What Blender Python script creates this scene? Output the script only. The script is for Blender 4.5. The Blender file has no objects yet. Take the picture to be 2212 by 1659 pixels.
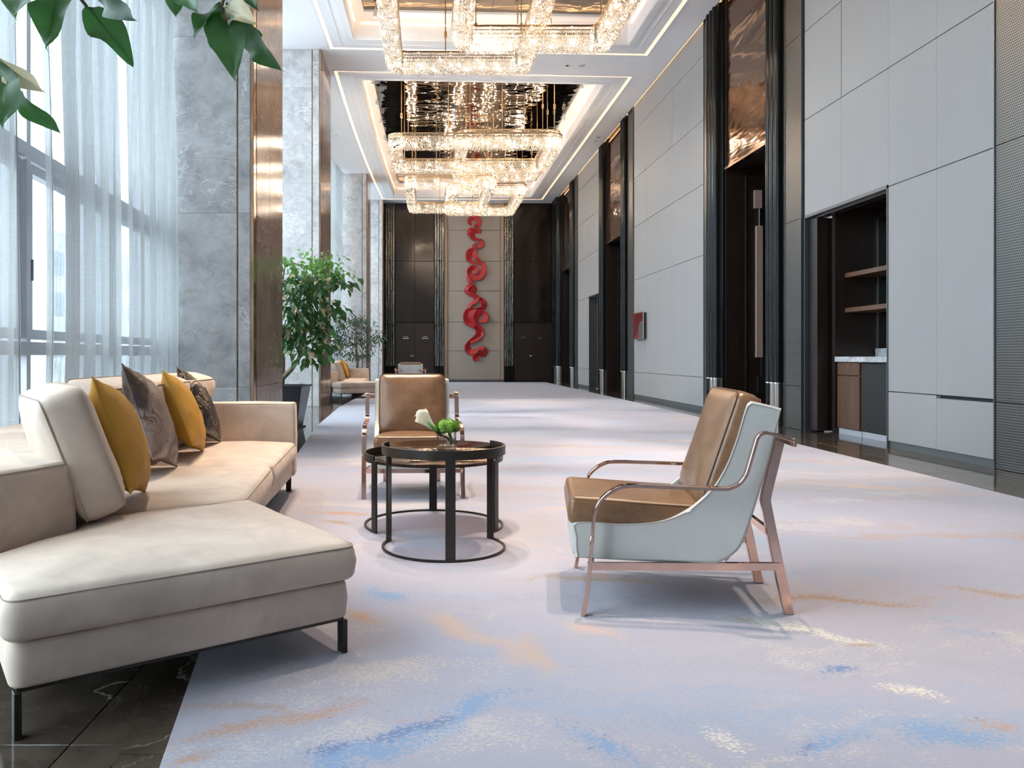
import bpy, bmesh, math, random
import numpy as np
from mathutils import Vector, Matrix, Euler
from mathutils.geometry import tessellate_polygon
random.seed(7)
PI = math.pi
sc = bpy.context.scene
COL = sc.collection

# ------------------------------------------------------------------ camera
F = 1700.0; HX = 925.0; HY = 770.0; EYE = 1.05
cam = bpy.data.objects.new('camera', bpy.data.cameras.new('camera'))
COL.objects.link(cam)
cam.location = (0, 0, EYE); cam.rotation_euler = (PI/2, 0, 0)
cam.data.sensor_width = 36; cam.data.lens = 36*F/2212
cam.data.shift_x = (1106-HX)/2212; cam.data.shift_y = (HY-829.5)/2212
cam.data.clip_end = 300; cam.data.clip_start = .05
sc.camera = cam
# ------------------------------------------------------------------ world, exposure
sc.view_settings.view_transform = 'Standard'; sc.view_settings.look = 'None'
sc.view_settings.gamma = 1; sc.view_settings.use_curve_mapping = False
sc.view_settings.exposure = 1.65
w = bpy.data.worlds.new('overcast_sky'); sc.world = w; w.use_nodes = True
wn = w.node_tree.nodes; wl = w.node_tree.links
wb = wn['Background']
wtc = wn.new('ShaderNodeTexCoord'); wsp = wn.new('ShaderNodeSeparateXYZ'); wr = wn.new('ShaderNodeValToRGB')
wl.new(wtc.outputs['Generated'], wsp.inputs[0]); wl.new(wsp.outputs['Z'], wr.inputs[0]); wl.new(wr.outputs[0], wb.inputs[0])
wr.color_ramp.elements[0].position = 0; wr.color_ramp.elements[0].color = (.72, .80, .88, 1)
wr.color_ramp.elements[1].position = 1; wr.color_ramp.elements[1].color = (.79, .89, 1.0, 1)
wb.inputs[1].default_value = 3.5
sc.cycles.max_bounces = 10; sc.cycles.diffuse_bounces = 5; sc.cycles.glossy_bounces = 5
sc.cycles.transparent_max_bounces = 24; sc.cycles.transmission_bounces = 6
sc.cycles.sample_clamp_indirect = 6; sc.cycles.caustics_reflective = False; sc.cycles.caustics_refractive = False
for k in range(4):   # daylight portals in the plane of the window wall
    pl = bpy.data.lights.new('window_portal', 'AREA'); pl.shape = 'RECTANGLE'; pl.size = 9.5; pl.size_y = 8.2
    pl.cycles.is_portal = True
    po = bpy.data.objects.new('window_portal', pl); COL.objects.link(po)
    po.location = (-4.0, -.2+9.3*k, 3.6); po.rotation_euler = (0, -PI/2, 0)
    po.rotation_euler = Matrix(((0, 0, -1), (1, 0, 0), (0, -1, 0))).to_euler()

# ------------------------------------------------------------------ helpers
def P(px, py, Y):   # a pixel of the photograph at depth Y (used to read off positions)
    return Vector(((px-HX)*Y/F, Y, EYE-(py-HY)*Y/F))
def G(px, py):
    return P(px, py, EYE*F/(py-HY))
def arcx(Y, off=0.0):   # the gently bowed window side
    return -2.27+.0024*(Y-20)**2+off

class MB:
    def __init__(s): s.v = []; s.f = []
    def add(s, vs, fs):
        b = len(s.v); s.v += [tuple(p) for p in vs]; s.f += [tuple(i+b for i in f) for f in fs]
        return s
    def box(s, x0, x1, y0, y1, z0, z1, M=None):
        vs = [Vector((x, y, z)) for x in (x0, x1) for y in (y0, y1) for z in (z0, z1)]
        if M is not None: vs = [M @ p for p in vs]
        return s.add(vs, [(0, 1, 3, 2), (4, 6, 7, 5), (0, 4, 5, 1), (2, 3, 7, 6), (0, 2, 6, 4), (1, 5, 7, 3)])
    def prism(s, poly, z0, z1, M=None):   # poly in xy, CCW
        a = sum(poly[i][0]*poly[(i+1) % len(poly)][1]-poly[(i+1) % len(poly)][0]*poly[i][1] for i in range(len(poly)))
        if a < 0: poly = poly[::-1]
        n = len(poly)
        vs = [Vector((p[0], p[1], z0)) for p in poly]+[Vector((p[0], p[1], z1)) for p in poly]
        if M is not None: vs = [M @ p for p in vs]
        return s.add(vs, [tuple(range(n))[::-1], tuple(range(n, 2*n))]+[(i, (i+1) % n, n+(i+1) % n, n+i) for i in range(n)])
    def tube(s, path, r, n=8, cap=True):
        path = [Vector(p) for p in path]; m = len(path)
        rr = r if hasattr(r, '__len__') else [r]*m
        ref = None; vs = []
        for i, p in enumerate(path):
            t = (path[min(i+1, m-1)]-path[max(i-1, 0)]).normalized()
            if ref is None: ref = t.orthogonal().normalized()
            ref = (ref-t*ref.dot(t)); ref = ref.normalized() if ref.length > 1e-6 else t.orthogonal().normalized()
            b = t.cross(ref)
            for k in range(n):
                a = 2*PI*k/n; vs.append(p+(ref*math.cos(a)+b*math.sin(a))*rr[i])
        fs = [(i*n+k, i*n+(k+1) % n, (i+1)*n+(k+1) % n, (i+1)*n+k) for i in range(m-1) for k in range(n)]
        if cap: fs += [tuple(range(n))[::-1], tuple((m-1)*n+k for k in range(n))]
        return s.add(vs, fs)
    def bar(s, path, w, t, side, closed=False):   # flat bar: w along 'side', t across it
        path = [Vector(p) for p in path]; m = len(path); vs = []
        for i, p in enumerate(path):
            if closed: tg = (path[(i+1) % m]-path[i-1]).normalized()
            else: tg = (path[min(i+1, m-1)]-path[max(i-1, 0)]).normalized()
            sd = Vector(side(i) if callable(side) else side); sd = (sd-tg*sd.dot(tg)).normalized()
            nn = tg.cross(sd)
            for a, b in ((-1, -1), (1, -1), (1, 1), (-1, 1)): vs.append(p+sd*(a*w/2)+nn*(b*t/2))
        q = m if closed else m-1
        fs = [(i*4+k, i*4+(k+1) % 4, ((i+1) % m)*4+(k+1) % 4, ((i+1) % m)*4+k) for i in range(q) for k in range(4)]
        if not closed: fs += [(3, 2, 1, 0), tuple((m-1)*4+k for k in range(4))]
        return s.add(vs, fs)
    def lathe(s, prof, n=24, c=(0, 0, 0)):
        vs = [(c[0]+r*math.cos(2*PI*k/n), c[1]+r*math.sin(2*PI*k/n), c[2]+z) for r, z in prof for k in range(n)]
        m = len(prof)
        fs = [(i*n+k, i*n+(k+1) % n, (i+1)*n+(k+1) % n, (i+1)*n+k) for i in range(m-1) for k in range(n)]
        fs += [tuple(range(n))[::-1], tuple((m-1)*n+k for k in range(n))]
        return s.add(vs, fs)
    def grid(s, pts):   # pts[i][j]
        a = len(pts); b = len(pts[0])
        return s.add([p for row in pts for p in row], [(i*b+j, i*b+j+1, (i+1)*b+j+1, (i+1)*b+j) for i in range(a-1) for j in range(b-1)])

def obj(name, mb, mat, parent=None, smooth=False, bevel=0, seg=2, **props):
    me = bpy.data.meshes.new(name)
    if isinstance(mb, MB): me.from_pydata(mb.v, [], mb.f)
    else: me = mb
    if not me.materials: me.materials.append(mat)
    o = bpy.data.objects.new(name, me); COL.objects.link(o)
    if isinstance(mb, MB):
        bm = bmesh.new(); bm.from_mesh(me)
        if getattr(mb, 'weld', False): bmesh.ops.remove_doubles(bm, verts=bm.verts, dist=.0008)
        bmesh.ops.recalc_face_normals(bm, faces=bm.faces); bm.to_mesh(me); bm.free()
    if smooth:
        for p in me.polygons: p.use_smooth = True
    if smooth == 'auto':
        me.set_sharp_from_angle(angle=math.radians(35))
    if bevel:
        m = o.modifiers.new('bevel', 'BEVEL'); m.width = bevel; m.segments = seg; m.limit_method = 'ANGLE'; m.angle_limit = math.radians(30)
    if parent is not None: o.parent = parent
    for k, v in props.items(): o[k] = v
    return o
def tag(o, label, cat, group=None, kind=None):
    o['label'] = label; o['category'] = cat
    if group: o['group'] = group
    if kind: o['kind'] = kind
    return o
def thing(name, label, cat, loc=(0, 0, 0), rz=0, group=None):
    o = bpy.data.objects.new(name, None); COL.objects.link(o); o.empty_display_size = .1
    o.location = loc; o.rotation_euler = (0, 0, rz)
    return tag(o, label, cat, group)
def struct(name, mb=None, mat=None, parent=None, **k):
    if mb is None:
        o = bpy.data.objects.new(name, None); COL.objects.link(o); o.parent = parent
    else: o = obj(name, mb, mat, parent, **k)
    if parent is None: o['kind'] = 'structure'
    return o
def dup(o, parent=None):
    c = o.copy(); COL.objects.link(c); c.parent = parent
    for ch in list(o.children): dup(ch, c)
    return c

# ------------------------------------------------------------------ materials
class NT:
    def __init__(s, name):
        s.m = bpy.data.materials.new(name); s.m.use_nodes = True
        s.t = s.m.node_tree; s.n = s.t.nodes; s.b = s.n['Principled BSDF']; s.out = s.n['Material Output']
    def node(s, typ, ins=None, **kw):
        nd = s.n.new(typ)
        for k, v in kw.items(): setattr(nd, k, v)
        for k, v in (ins or {}).items(): s.put(nd.inputs[k], v)
        return nd
    def put(s, sock, v):
        if isinstance(v, bpy.types.NodeSocket): s.t.links.new(v, sock)
        elif isinstance(v, bpy.types.Node): s.t.links.new(v.outputs[0], sock)
        else:
            if sock.type == 'RGBA' and len(v) == 3: v = (*v, 1)
            sock.default_value = v
    def co(s, kind='Object', scale=(1, 1, 1), rot=(0, 0, 0)):
        c = s.node('ShaderNodeTexCoord')
        if kind == 'World': src = s.node('ShaderNodeNewGeometry').outputs['Position']
        else: src = c.outputs[kind]
        return s.node('ShaderNodeMapping', {0: src, 'Scale': scale, 'Rotation': rot})
    def noise(s, vec, scale, detail=3, rough=.5, dist=0):
        return s.node('ShaderNodeTexNoise', {'Vector': vec, 'Scale': scale, 'Detail': detail, 'Roughness': rough, 'Distortion': dist})
    def ramp(s, fac, stops, interp='LINEAR'):
        r = s.node('ShaderNodeValToRGB', {0: fac}); e = r.color_ramp.elements; r.color_ramp.interpolation = interp
        while len(e) < len(stops): e.new(.5)
        for i, (p, c) in enumerate(stops):
            e[i].position = p; e[i].color = (c, c, c, 1) if not hasattr(c, '__len__') else (*c[:3], 1)
        return r
    def mix(s, fac, a, b, mode='MIX'):
        m = s.node('ShaderNodeMix', data_type='RGBA', blend_type=mode)
        s.put(m.inputs[0], fac); s.put(m.inputs[6], a); s.put(m.inputs[7], b)
        return m.outputs[2]
    def math(s, op, a, b=0.0, c=None, clamp=False):
        m = s.node('ShaderNodeMath', operation=op, use_clamp=clamp); s.put(m.inputs[0], a); s.put(m.inputs[1], b)
        if c is not None: s.put(m.inputs[2], c)
        return m.outputs[0]
    def set(s, **k):
        for kk, v in k.items(): s.put(s.b.inputs[kk.replace('_', ' ')], v)
        return s
    def bump(s, h, strength=.3, dist=.01):
        b = s.node('ShaderNodeBump', {'Height': h, 'Strength': strength, 'Distance': dist}); s.put(s.b.inputs['Normal'], b); return b

def pbr(name, col, rough=.5, metal=0, var=0, vs=6, bump=0, bs=80, kind='Object', bd=.004, **k):
    m = NT(name); c = col
    if var:
        n = m.noise(m.co(kind), vs, 4); lo = tuple(x*(1-var) for x in col); hi = tuple(min(1, x*(1+var)) for x in col)
        c = m.ramp(n, [(.3, lo), (.7, hi)])
    m.set(Base_Color=c, Roughness=rough, Metallic=metal, **k)
    if bump: m.bump(m.noise(m.co(kind), bs, 3), bump, bd)
    return m.m

def marble(name, base, dark, vein, rough, scale=1.0, vs=1.0, vw=.012, kind='World', gl=None):
    m = NT(name); co = m.co(kind, (scale, scale, scale))
    geo = m.node('ShaderNodeObjectInfo')
    off = m.node('ShaderNodeVectorMath', {0: co, 1: (0, 0, 0)}, operation='ADD')
    sc_ = m.node('ShaderNodeVectorMath', {0: geo.outputs['Random'], 'Scale': 37.0}, operation='SCALE')
    m.put(off.inputs[1], sc_.outputs[0]); v = off.outputs[0]
    a = m.noise(v, 1.6, 8, .68, .6); b = m.noise(v, 7, 6, .7, .4)
    body = m.mix(m.ramp(a, [(.34, 0), (.66, 1)]), dark, base)
    body = m.mix(m.ramp(b, [(.35, .0), (.68, .7)]), body, tuple(min(1, x*1.22) for x in base))
    st = m.node('ShaderNodeMapping', {0: v, 'Rotation': (.4, .6, .5), 'Scale': (1, 1, 2.6)})
    n1 = m.noise(st, 1.3*vs, 5, .6, 1.2)
    v1 = m.math('ABSOLUTE', m.math('SUBTRACT', n1, .5))
    n2 = m.noise(st, 3.1*vs, 4, .6, .8); v2 = m.math('ABSOLUTE', m.math('SUBTRACT', n2, .52))
    gate = m.ramp(m.noise(v, 1.1, 2), [(.48, 0), (.6, 1)])
    f1 = m.math('MULTIPLY', m.ramp(v1, [(0, 1), (vw, 0)]), gate)
    f2 = m.math('MULTIPLY', m.ramp(v2, [(0, .7), (vw*.7, 0)]), m.ramp(m.noise(v, 2.3, 2), [(.5, 0), (.62, 1)]))
    f = m.math('MAXIMUM', f1, f2)
    m.set(Base_Color=m.mix(f, body, vein), Roughness=rough)
    if gl: m.set(Specular_IOR_Level=gl)
    return m.m

M = {}
M['marble'] = marble('grey_marble', (.60, .59, .59), (.29, .287, .293), (.86, .86, .86), .3, .9, 1.3, .014)
M['marble_polished'] = marble('rosy_polished_marble', (.27, .20, .17), (.17, .125, .105), (.52, .44, .40), .13, .9, 1.0, .012, gl=.22)
M['floor_marble'] = marble('dark_brown_marble', (.080, .062, .047), (.032, .025, .020), (.42, .35, .28), .07, .9, 1.2, .006)
M['counter_marble'] = marble('veined_white_marble', (.55, .57, .6), (.25, .27, .3), (.9, .9, .9), .2, 6, 1.5, .05)
M['ceiling'] = pbr('white_ceiling_paint', (.88, .885, .90), .75, bump=.05, bs=120)
M['ceil_trim'] = pbr('ceiling_moulding_paint', (.82, .83, .85), .6)
M['joint'] = pbr('dark_joint', (.035, .035, .035), .8)
M['bronze'] = pbr('polished_rose_bronze', (.48, .30, .20), .12, 1, var=.15, vs=3)
M['bronze_dark'] = pbr('dark_bronze_trim', (.20, .125, .085), .2, 1, var=.2)
M['rose_metal'] = pbr('rose_gold_metal', (.66, .45, .37), .09, 1, var=.06, vs=20)
M['black_gloss'] = pbr('black_lacquer_fluting', (.008, .009, .009), .16, .0, Specular_IOR_Level=.2)
M['black_metal'] = pbr('blackened_steel', (.035, .031, .028), .38, .6, var=.2, vs=10)
M['flute_base'] = pbr('brushed_nickel_base', (.34, .31, .29), .25, 1)
M['dark_wood'] = None
m = NT('dark_wenge_wood'); co = m.co('World', (1, 1, .12)); n = m.noise(co, 22, 5, .6, .3)
m.set(Base_Color=m.ramp(n, [(.3, (.010, .006, .005)), (.7, (.026, .014, .010))]), Roughness=.35); M['dark_wood'] = m.m
m = NT('walnut_wood'); co = m.co('World', (1, 1, .1)); n = m.noise(co, 14, 5, .6, .5)
m.set(Base_Color=m.ramp(n, [(.3, (.075, .035, .020)), (.7, (.16, .08, .045))]), Roughness=.35); M['walnut'] = m.m
m = NT('amber_transom_glass'); co = m.co('World', (.6, .6, 1.8)); n = m.noise(co, 2.0, 2, .5, .3)
m.set(Base_Color=(.030, .013, .007), Roughness=.07, Metallic=.0, Specular_Tint=(1, .58, .32, 1), Specular_IOR_Level=1, IOR=1.75); m.bump(n, .25, .05); M['amber'] = m.m
m = NT('wavy_bronze_mirror'); co = m.co('World', (.8, 1.6, 1)); n = m.noise(co, 1.5, 2, .5, .6)
m.set(Base_Color=(.30, .24, .18), Roughness=.035, Metallic=1); m.bump(n, .38, .07); M['mirror'] = m.m
m = NT('rippled_dark_mirror'); co = m.co('World', (6, 6, .9)); n = m.noise(co, 2.2, 3, .6, .8)
m.set(Base_Color=(.17, .165, .145), Roughness=.05, Metallic=1); m.bump(n, .8, .06); M['ripple'] = m.m
m = NT('gloss_dark_panel'); n = m.noise(m.co('World', (1.6, 1.6, 1.0)), 1.2, 4, .6, .3)
m.set(Base_Color=(.016, .009, .006), Roughness=.14, Specular_IOR_Level=.45); m.bump(n, .2, .03); M['gloss_dark'] = m.m
# wall covering
def fabric_wall(name, col):
    m = NT(name); n = m.noise(m.co('World', (18, 18, 1.2)), 14, 3, .6); n2 = m.noise(m.co('World', (1.3, 1.3, .1)), 2, 2)
    c = m.ramp(n, [(.3, tuple(x*.93 for x in col)), (.7, tuple(min(1, x*1.05) for x in col))])
    c = m.mix(m.ramp(n2, [(.35, 0), (.65, .5)]), c, tuple(x*.95 for x in col))
    m.set(Base_Color=c, Roughness=.62, Sheen_Weight=.2); m.bump(m.noise(m.co('World', (1, 1, .5)), 320, 2), .15, .002)
    return m.m
M['panel'] = fabric_wall('woven_wall_panel', (.335, .34, .345))
M['panel_far'] = fabric_wall('beige_wall_panel', (.38, .335, .295))
M['panel_frame'] = pbr('tan_panel_frame', (.40, .29, .21), .45)
# perforated metal
m = NT('perforated_metal'); co = m.co('World')
sep = m.node('ShaderNodeSeparateXYZ', {0: co}); comb = m.node('ShaderNodeCombineXYZ', {0: sep.outputs[1], 1: sep.outputs[2], 2: 0.0})
mp = m.node('ShaderNodeMapping', {0: comb, 'Scale': (46, 40, 1)})
s2 = m.node('ShaderNodeSeparateXYZ', {0: mp})
row = m.math('FLOOR', s2.outputs[1]); par = m.math('MULTIPLY', m.math('MODULO', row, 2.0), .5)
fx = m.math('SUBTRACT', m.math('FRACT', m.math('ADD', s2.outputs[0], par)), .5)
fy = m.math('SUBTRACT', m.math('FRACT', s2.outputs[1]), .5)
d = m.math('SQRT', m.math('ADD', m.math('MULTIPLY', fx, fx), m.math('MULTIPLY', fy, fy)))
hole = m.ramp(d, [(.33, 1), (.40, 0)])
m.set(Base_Color=m.mix(hole, (.21, .205, .195), (.006, .006, .006)), Roughness=.36, Metallic=m.math('SUBTRACT', 1.0, hole))
m.bump(hole, .6, -.004); M['perf'] = m.m
M['edge_grey'] = pbr('grey_metal_edge', (.16, .17, .18), .35, .8)
M['skirt'] = pbr('grey_skirting', (.11, .12, .125), .4)
# window side
M['alu'] = pbr('grey_window_aluminium', (.50, .52, .57), .4, .2)
m = NT('window_glass'); gl = m.node('ShaderNodeBsdfGlossy', {'Roughness': .01, 'Color': (1, 1, 1)}); tr = m.node('ShaderNodeBsdfTransparent', {0: (.93, .97, .97)})
lwt = m.node('ShaderNodeLayerWeight', {0: .5}); fr = m.math('ADD', m.math('MULTIPLY', m.math('POWER', lwt.outputs[1], 4.0), .8), .03, clamp=True); mx = m.node('ShaderNodeMixShader', {0: fr, 1: tr, 2: gl}); m.t.links.new(mx.outputs[0], m.out.inputs[0]); M['glass'] = m.m
m = NT('sheer_curtain'); uv = m.co('Object', (1, 1, 1)); wz = m.noise(m.co('Object', (3, 3, 150)), 3, 2); wh = m.noise(m.co('Object', (150, 150, .3)), 2, 2)
tr = m.node('ShaderNodeBsdfTransparent', {0: (1, 1, 1)}); tl = m.node('ShaderNodeBsdfTranslucent', {0: (.32, .335, .34)}); df = m.node('ShaderNodeBsdfDiffuse', {0: (.50, .52, .525)})
ad = m.node('ShaderNodeMixShader', {0: .45, 1: tl, 2: df})
f = m.math('ADD', m.ramp(wh, [(.35, .62), (.65, .84)]), m.ramp(wz, [(.4, 0), (.6, .10)]))
mx = m.node('ShaderNodeMixShader', {0: f, 1: tr, 2: ad}); m.t.links.new(mx.outputs[0], m.out.inputs[0]); M['sheer'] = m.m
# soft goods
def velvet(name, col, var=.1, vs=3, rough=.8, sheen=.4):
    m = NT(name); n = m.noise(m.co('Object'), vs, 5, .62, .6)
    c = m.ramp(n, [(.3, tuple(x*(1-var) for x in col)), (.7, tuple(min(1, x*(1+var)) for x in col))])
    m.set(Base_Color=c, Roughness=rough, Sheen_Weight=sheen, Sheen_Roughness=.4, Sheen_Tint=tuple(min(1, x*1.3) for x in col)+(1,))
    m.bump(m.noise(m.co('Object'), 350, 2), .12, .002); return m.m
M['sofa'] = velvet('oatmeal_velvet', (.575, .475, .40), .17, 4.5)
M['sofa_seam'] = pbr('velvet_seam', (.40, .33, .275), .9)
M['mustard'] = velvet('mustard_velvet', (.43, .225, .028), .12, 5, .6, .3)
def damask(name, base, fig, sc_=9, thin=.06, rough=.4, base2=None):
    m = NT(name); co = m.co('Object'); wv = m.noise(co, 5, 2, .5, 0)
    wc = m.node('ShaderNodeVectorMath', {0: wv.outputs['Color'], 1: (.5, .5, .5)}, operation='SUBTRACT')
    wsx = m.node('ShaderNodeVectorMath', {0: wc.outputs[0], 'Scale': .28}, operation='SCALE')
    v = m.node('ShaderNodeVectorMath', {0: co, 1: wsx.outputs[0]}, operation='ADD')
    n1 = m.noise(v, sc_, 0.0); n2 = m.noise(v, sc_*2.1, 0.0); n3 = m.noise(v, sc_*4.2, 1.0)
    c1 = m.ramp(m.math('ABSOLUTE', m.math('SUBTRACT', n1, .5)), [(.012, 1), (.022, 0)])
    c2 = m.math('MULTIPLY', m.ramp(m.math('ABSOLUTE', m.math('SUBTRACT', n2, .5)), [(.02, 1), (.035, 0)]), m.ramp(m.noise(co, 6, 1), [(.48, 0), (.52, 1)]))
    c3 = m.math('MULTIPLY', m.ramp(n3, [(.60, 0), (.63, 1)]), m.ramp(m.noise(co, 5, 1), [(.50, 1), (.54, 0)]))
    f = m.math('MAXIMUM', m.math('MAXIMUM', c1, c2), c3); g = m.ramp(m.noise(co, 4, 2), [(.38, .35), (.55, 1)])
    f = m.math('MULTIPLY', f, g)
    b = base if base2 is None else m.mix(m.ramp(m.noise(co, 3.2, 1), [(.46, 0), (.5, 1)]), base, base2)
    m.set(Base_Color=m.mix(f, b, fig), Roughness=rough, Specular_IOR_Level=.3); m.bump(f, .3, .002); return m.m
M['damask_black'] = damask('black_damask', (.010, .008, .010), (.30, .21, .14))
M['damask_mauve'] = damask('mauve_damask', (.24, .185, .17), (.10, .065, .04), 7, .05, .38, (.05, .035, .035))
m = NT('tan_leather'); n = m.noise(m.co('Object'), 7, 6, .7, .5); n2 = m.noise(m.co('Object', (1, 1, 1)), 60, 4, .7, 1)
c = m.ramp(n, [(.3, (.13, .062, .028)), (.7, (.225, .115, .055))]); c = m.mix(m.ramp(n2, [(.35, 0), (.7, .35)]), c, (.29, .165, .085))
m.set(Base_Color=c, Roughness=.33, Coat_Weight=.15, Coat_Roughness=.2); m.bump(m.node('ShaderNodeTexVoronoi', {'Vector': m.co('Object'), 'Scale': 220.0}), .12, .002); M['leather'] = m.m
M['leather_seam'] = pbr('tan_leather_piping', (.16, .075, .035), .4)
M['cream'] = pbr('cream_leather', (.55, .54, .51), .42, var=.05, vs=5, bump=.08, bs=260)
M['cream_seam'] = pbr('cream_stitching', (.42, .41, .38), .6)
# carpet
m = NT('painterly_carpet'); co = m.co('World')
big = m.noise(co, .32, 3, .5, .5); big2 = m.noise(co, .55, 3, .5)
base = m.mix(m.ramp(big, [(.35, 0), (.65, 1)]), (.385, .372, .465), (.425, .39, .44))
base = m.mix(m.ramp(big2, [(.45, 0), (.7, .7)]), base, (.355, .375, .485))
spk = m.ramp(m.noise(m.co('World', (.75, 1.2, 1)), 85, 2, .7), [(.36, 0), (.64, 1)]); tuft = m.noise(co, 330, 2, .6)
warp = m.noise(co, 3.2, 4, .6); wv = m.node('ShaderNodeVectorMath', {0: warp.outputs['Color'], 1: (.5, .5, .5)}, operation='SUBTRACT')
ws = m.node('ShaderNodeVectorMath', {0: wv.outputs[0], 'Scale': .55}, operation='SCALE'); wp = m.node('ShaderNodeVectorMath', {0: co, 1: ws.outputs[0]}, operation='ADD')
c = base
def layer(c, nz, lo, hi, col, amt=1.0, sp=.8):
    f = m.ramp(nz, [(lo, 0), (hi, 1)])
    t = m.math('ADD', spk, m.math('MULTIPLY', f, .72))
    f2 = m.math('MULTIPLY', m.ramp(t, [(.88, 0), (1.0, amt)]), m.ramp(f, [(0, 0), (.12, 1)]))
    return m.mix(f2, c, col)
def streak(rot, scx, scy, s, seed):
    mp = m.node('ShaderNodeMapping', {0: wp, 'Rotation': (0, 0, rot), 'Scale': (scx, scy, 1), 'Location': (seed, seed*1.7, seed)})
    return m.noise(mp, s, 5, .62, .6)
c = layer(c, streak(.15, .32, 1.9, 1.0, 3.1), .49, .66, (.27, .36, .52), .8)
c = layer(c, streak(-.1, .45, 2.6, 1.1, 11.3), .52, .68, (.34, .33, .38), .6)
c = layer(c, streak(.05, .30, 2.2, 1.0, 21.7), .565, .69, (.42, .25, .13), .7)
c = layer(c, streak(.25, .5, 2.0, 1.3, 31.7), .56, .70, (.66, .58, .48), .6)
BLUE = (.07, .17, .38); SKY = (.17, .31, .52); OCH = (.36, .21, .07); ORG = (.48, .26, .14); CRM = (.76, .68, .56)
STROKES = [((540, 1662), (900, 1545), .10, SKY), ((600, 1640), (760, 1600), .06, BLUE), ((760, 1585), (960, 1530), .05, BLUE), ((840, 1555), (1170, 1485), .08, SKY), ((640, 1650), (700, 1659), .07, SKY),
          ((1690, 1625), (1850, 1598), .05, SKY), ((1700, 1622), (1770, 1612), .03, BLUE), ((1230, 1580), (1360, 1659), .035, SKY),
          ((1770, 1443), (1840, 1437), .03, BLUE), ((1860, 1600), (2190, 1590), .10, SKY), ((1620, 1321), (1665, 1322), .03, BLUE),
          ((2060, 1368), (2160, 1374), .04, (.30, .36, .48)), ((2020, 1330), (2110, 1340), .05, (.34, .42, .52)), ((900, 1160), (1010, 1175), .12, (.40, .48, .60)),
          ((1110, 1252), (1450, 1266), .055, OCH), ((1270, 1240), (1330, 1262), .05, ORG), ((1620, 1290), (2010, 1302), .05, OCH), ((2080, 1272), (2212, 1285), .05, OCH),
          ((1570, 1345), (1890, 1396), .09, CRM), ((1560, 1330), (1640, 1350), .03, OCH), ((1800, 1390), (1900, 1398), .02, OCH),
          ((400, 1590), (620, 1530), .05, ORG), ((520, 1575), (760, 1500), .04, ORG), ((370, 1640), (450, 1628), .03, ORG),
          ((950, 1310), (1180, 1420), .10, (.55, .40, .32)), ((1150, 1360), (1165, 1450), .05, (.55, .38, .26)), ((1270, 1345), (1370, 1365), .07, (.60, .42, .34)),
          ((680, 1105), (820, 1112), .07, ORG), ((700, 1125), (760, 1130), .05, OCH), ((760, 1320), (840, 1340), .05, ORG), ((1700, 1035), (2100, 1062), .16, (.60, .42, .30)),
          ((1500, 955), (1420, 950), .12, (.62, .48, .36)), ((1310, 1100), (1200, 1100), .12, (.60, .44, .34)), ((770, 1270), (880, 1290), .08, SKY), ((1520, 1585), (1560, 1620), .06, CRM),
          ((1880, 1470), (2040, 1500), .05, CRM), ((2150, 1560), (2212, 1565), .04, ORG)]
sa = m.node('ShaderNodeAttribute', attribute_name='stroke')
tt = m.math('ADD', spk, m.math('MULTIPLY', sa.outputs['Alpha'], .95))
sf = m.math('MULTIPLY', m.ramp(tt, [(.80, 0), (.96, .92)]), m.ramp(sa.outputs['Alpha'], [(0, 0), (.10, 1)]))
c = m.mix(sf, c, sa.outputs['Color'])
c = m.mix(m.ramp(tuft, [(.3, .30), (.7, 0)]), c, (.30, .29, .35))
m.set(Base_Color=c, Roughness=.95, Sheen_Weight=.25); m.bump(tuft, .5, .006); M['carpet'] = m.m
# lights, crystals
def emit(name, col, s):
    m = NT(name); m.set(Base_Color=(.8, .8, .8), Emission_Color=col, Emission_Strength=s); return m.m
M['led'] = emit('warm_led_strip', (1.0, .66, .38), .34)
M['cove'] = emit('warm_cove_led', (1.0, .56, .28), 1.25)
M['bulb'] = emit('warm_bulb', (1.0, .80, .60), 115)
M['plate'] = pbr('champagne_plate', (.36, .27, .235), .45)
M['fridge'] = pbr('matt_black_front', (.012, .012, .012), .55)
M['white_paint'] = pbr('white_fitting', (.8, .8, .8), .4)
M['chrome'] = pbr('chrome', (.8, .8, .8), .1, 1)
m = NT('crystal'); tr = m.node('ShaderNodeBsdfTransparent', {0: (1, 1, 1)}); tl = m.node('ShaderNodeBsdfTranslucent', {0: (.80, .72, .64)}); gl = m.node('ShaderNodeBsdfGlossy', {0: (.6, .58, .55), 'Roughness': .14}); df = m.node('ShaderNodeBsdfDiffuse', {0: (.80, .72, .64)})
a = m.node('ShaderNodeMixShader', {0: .5, 1: tl, 2: df}); a = m.node('ShaderNodeMixShader', {0: .35, 1: a, 2: gl}); a = m.node('ShaderNodeMixShader', {0: .80, 1: tr, 2: a}); m.t.links.new(a.outputs[0], m.out.inputs[0]); M['crystal'] = m.m
M['gold'] = pbr('champagne_gold', (.72, .50, .28), .18, 1)
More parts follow.
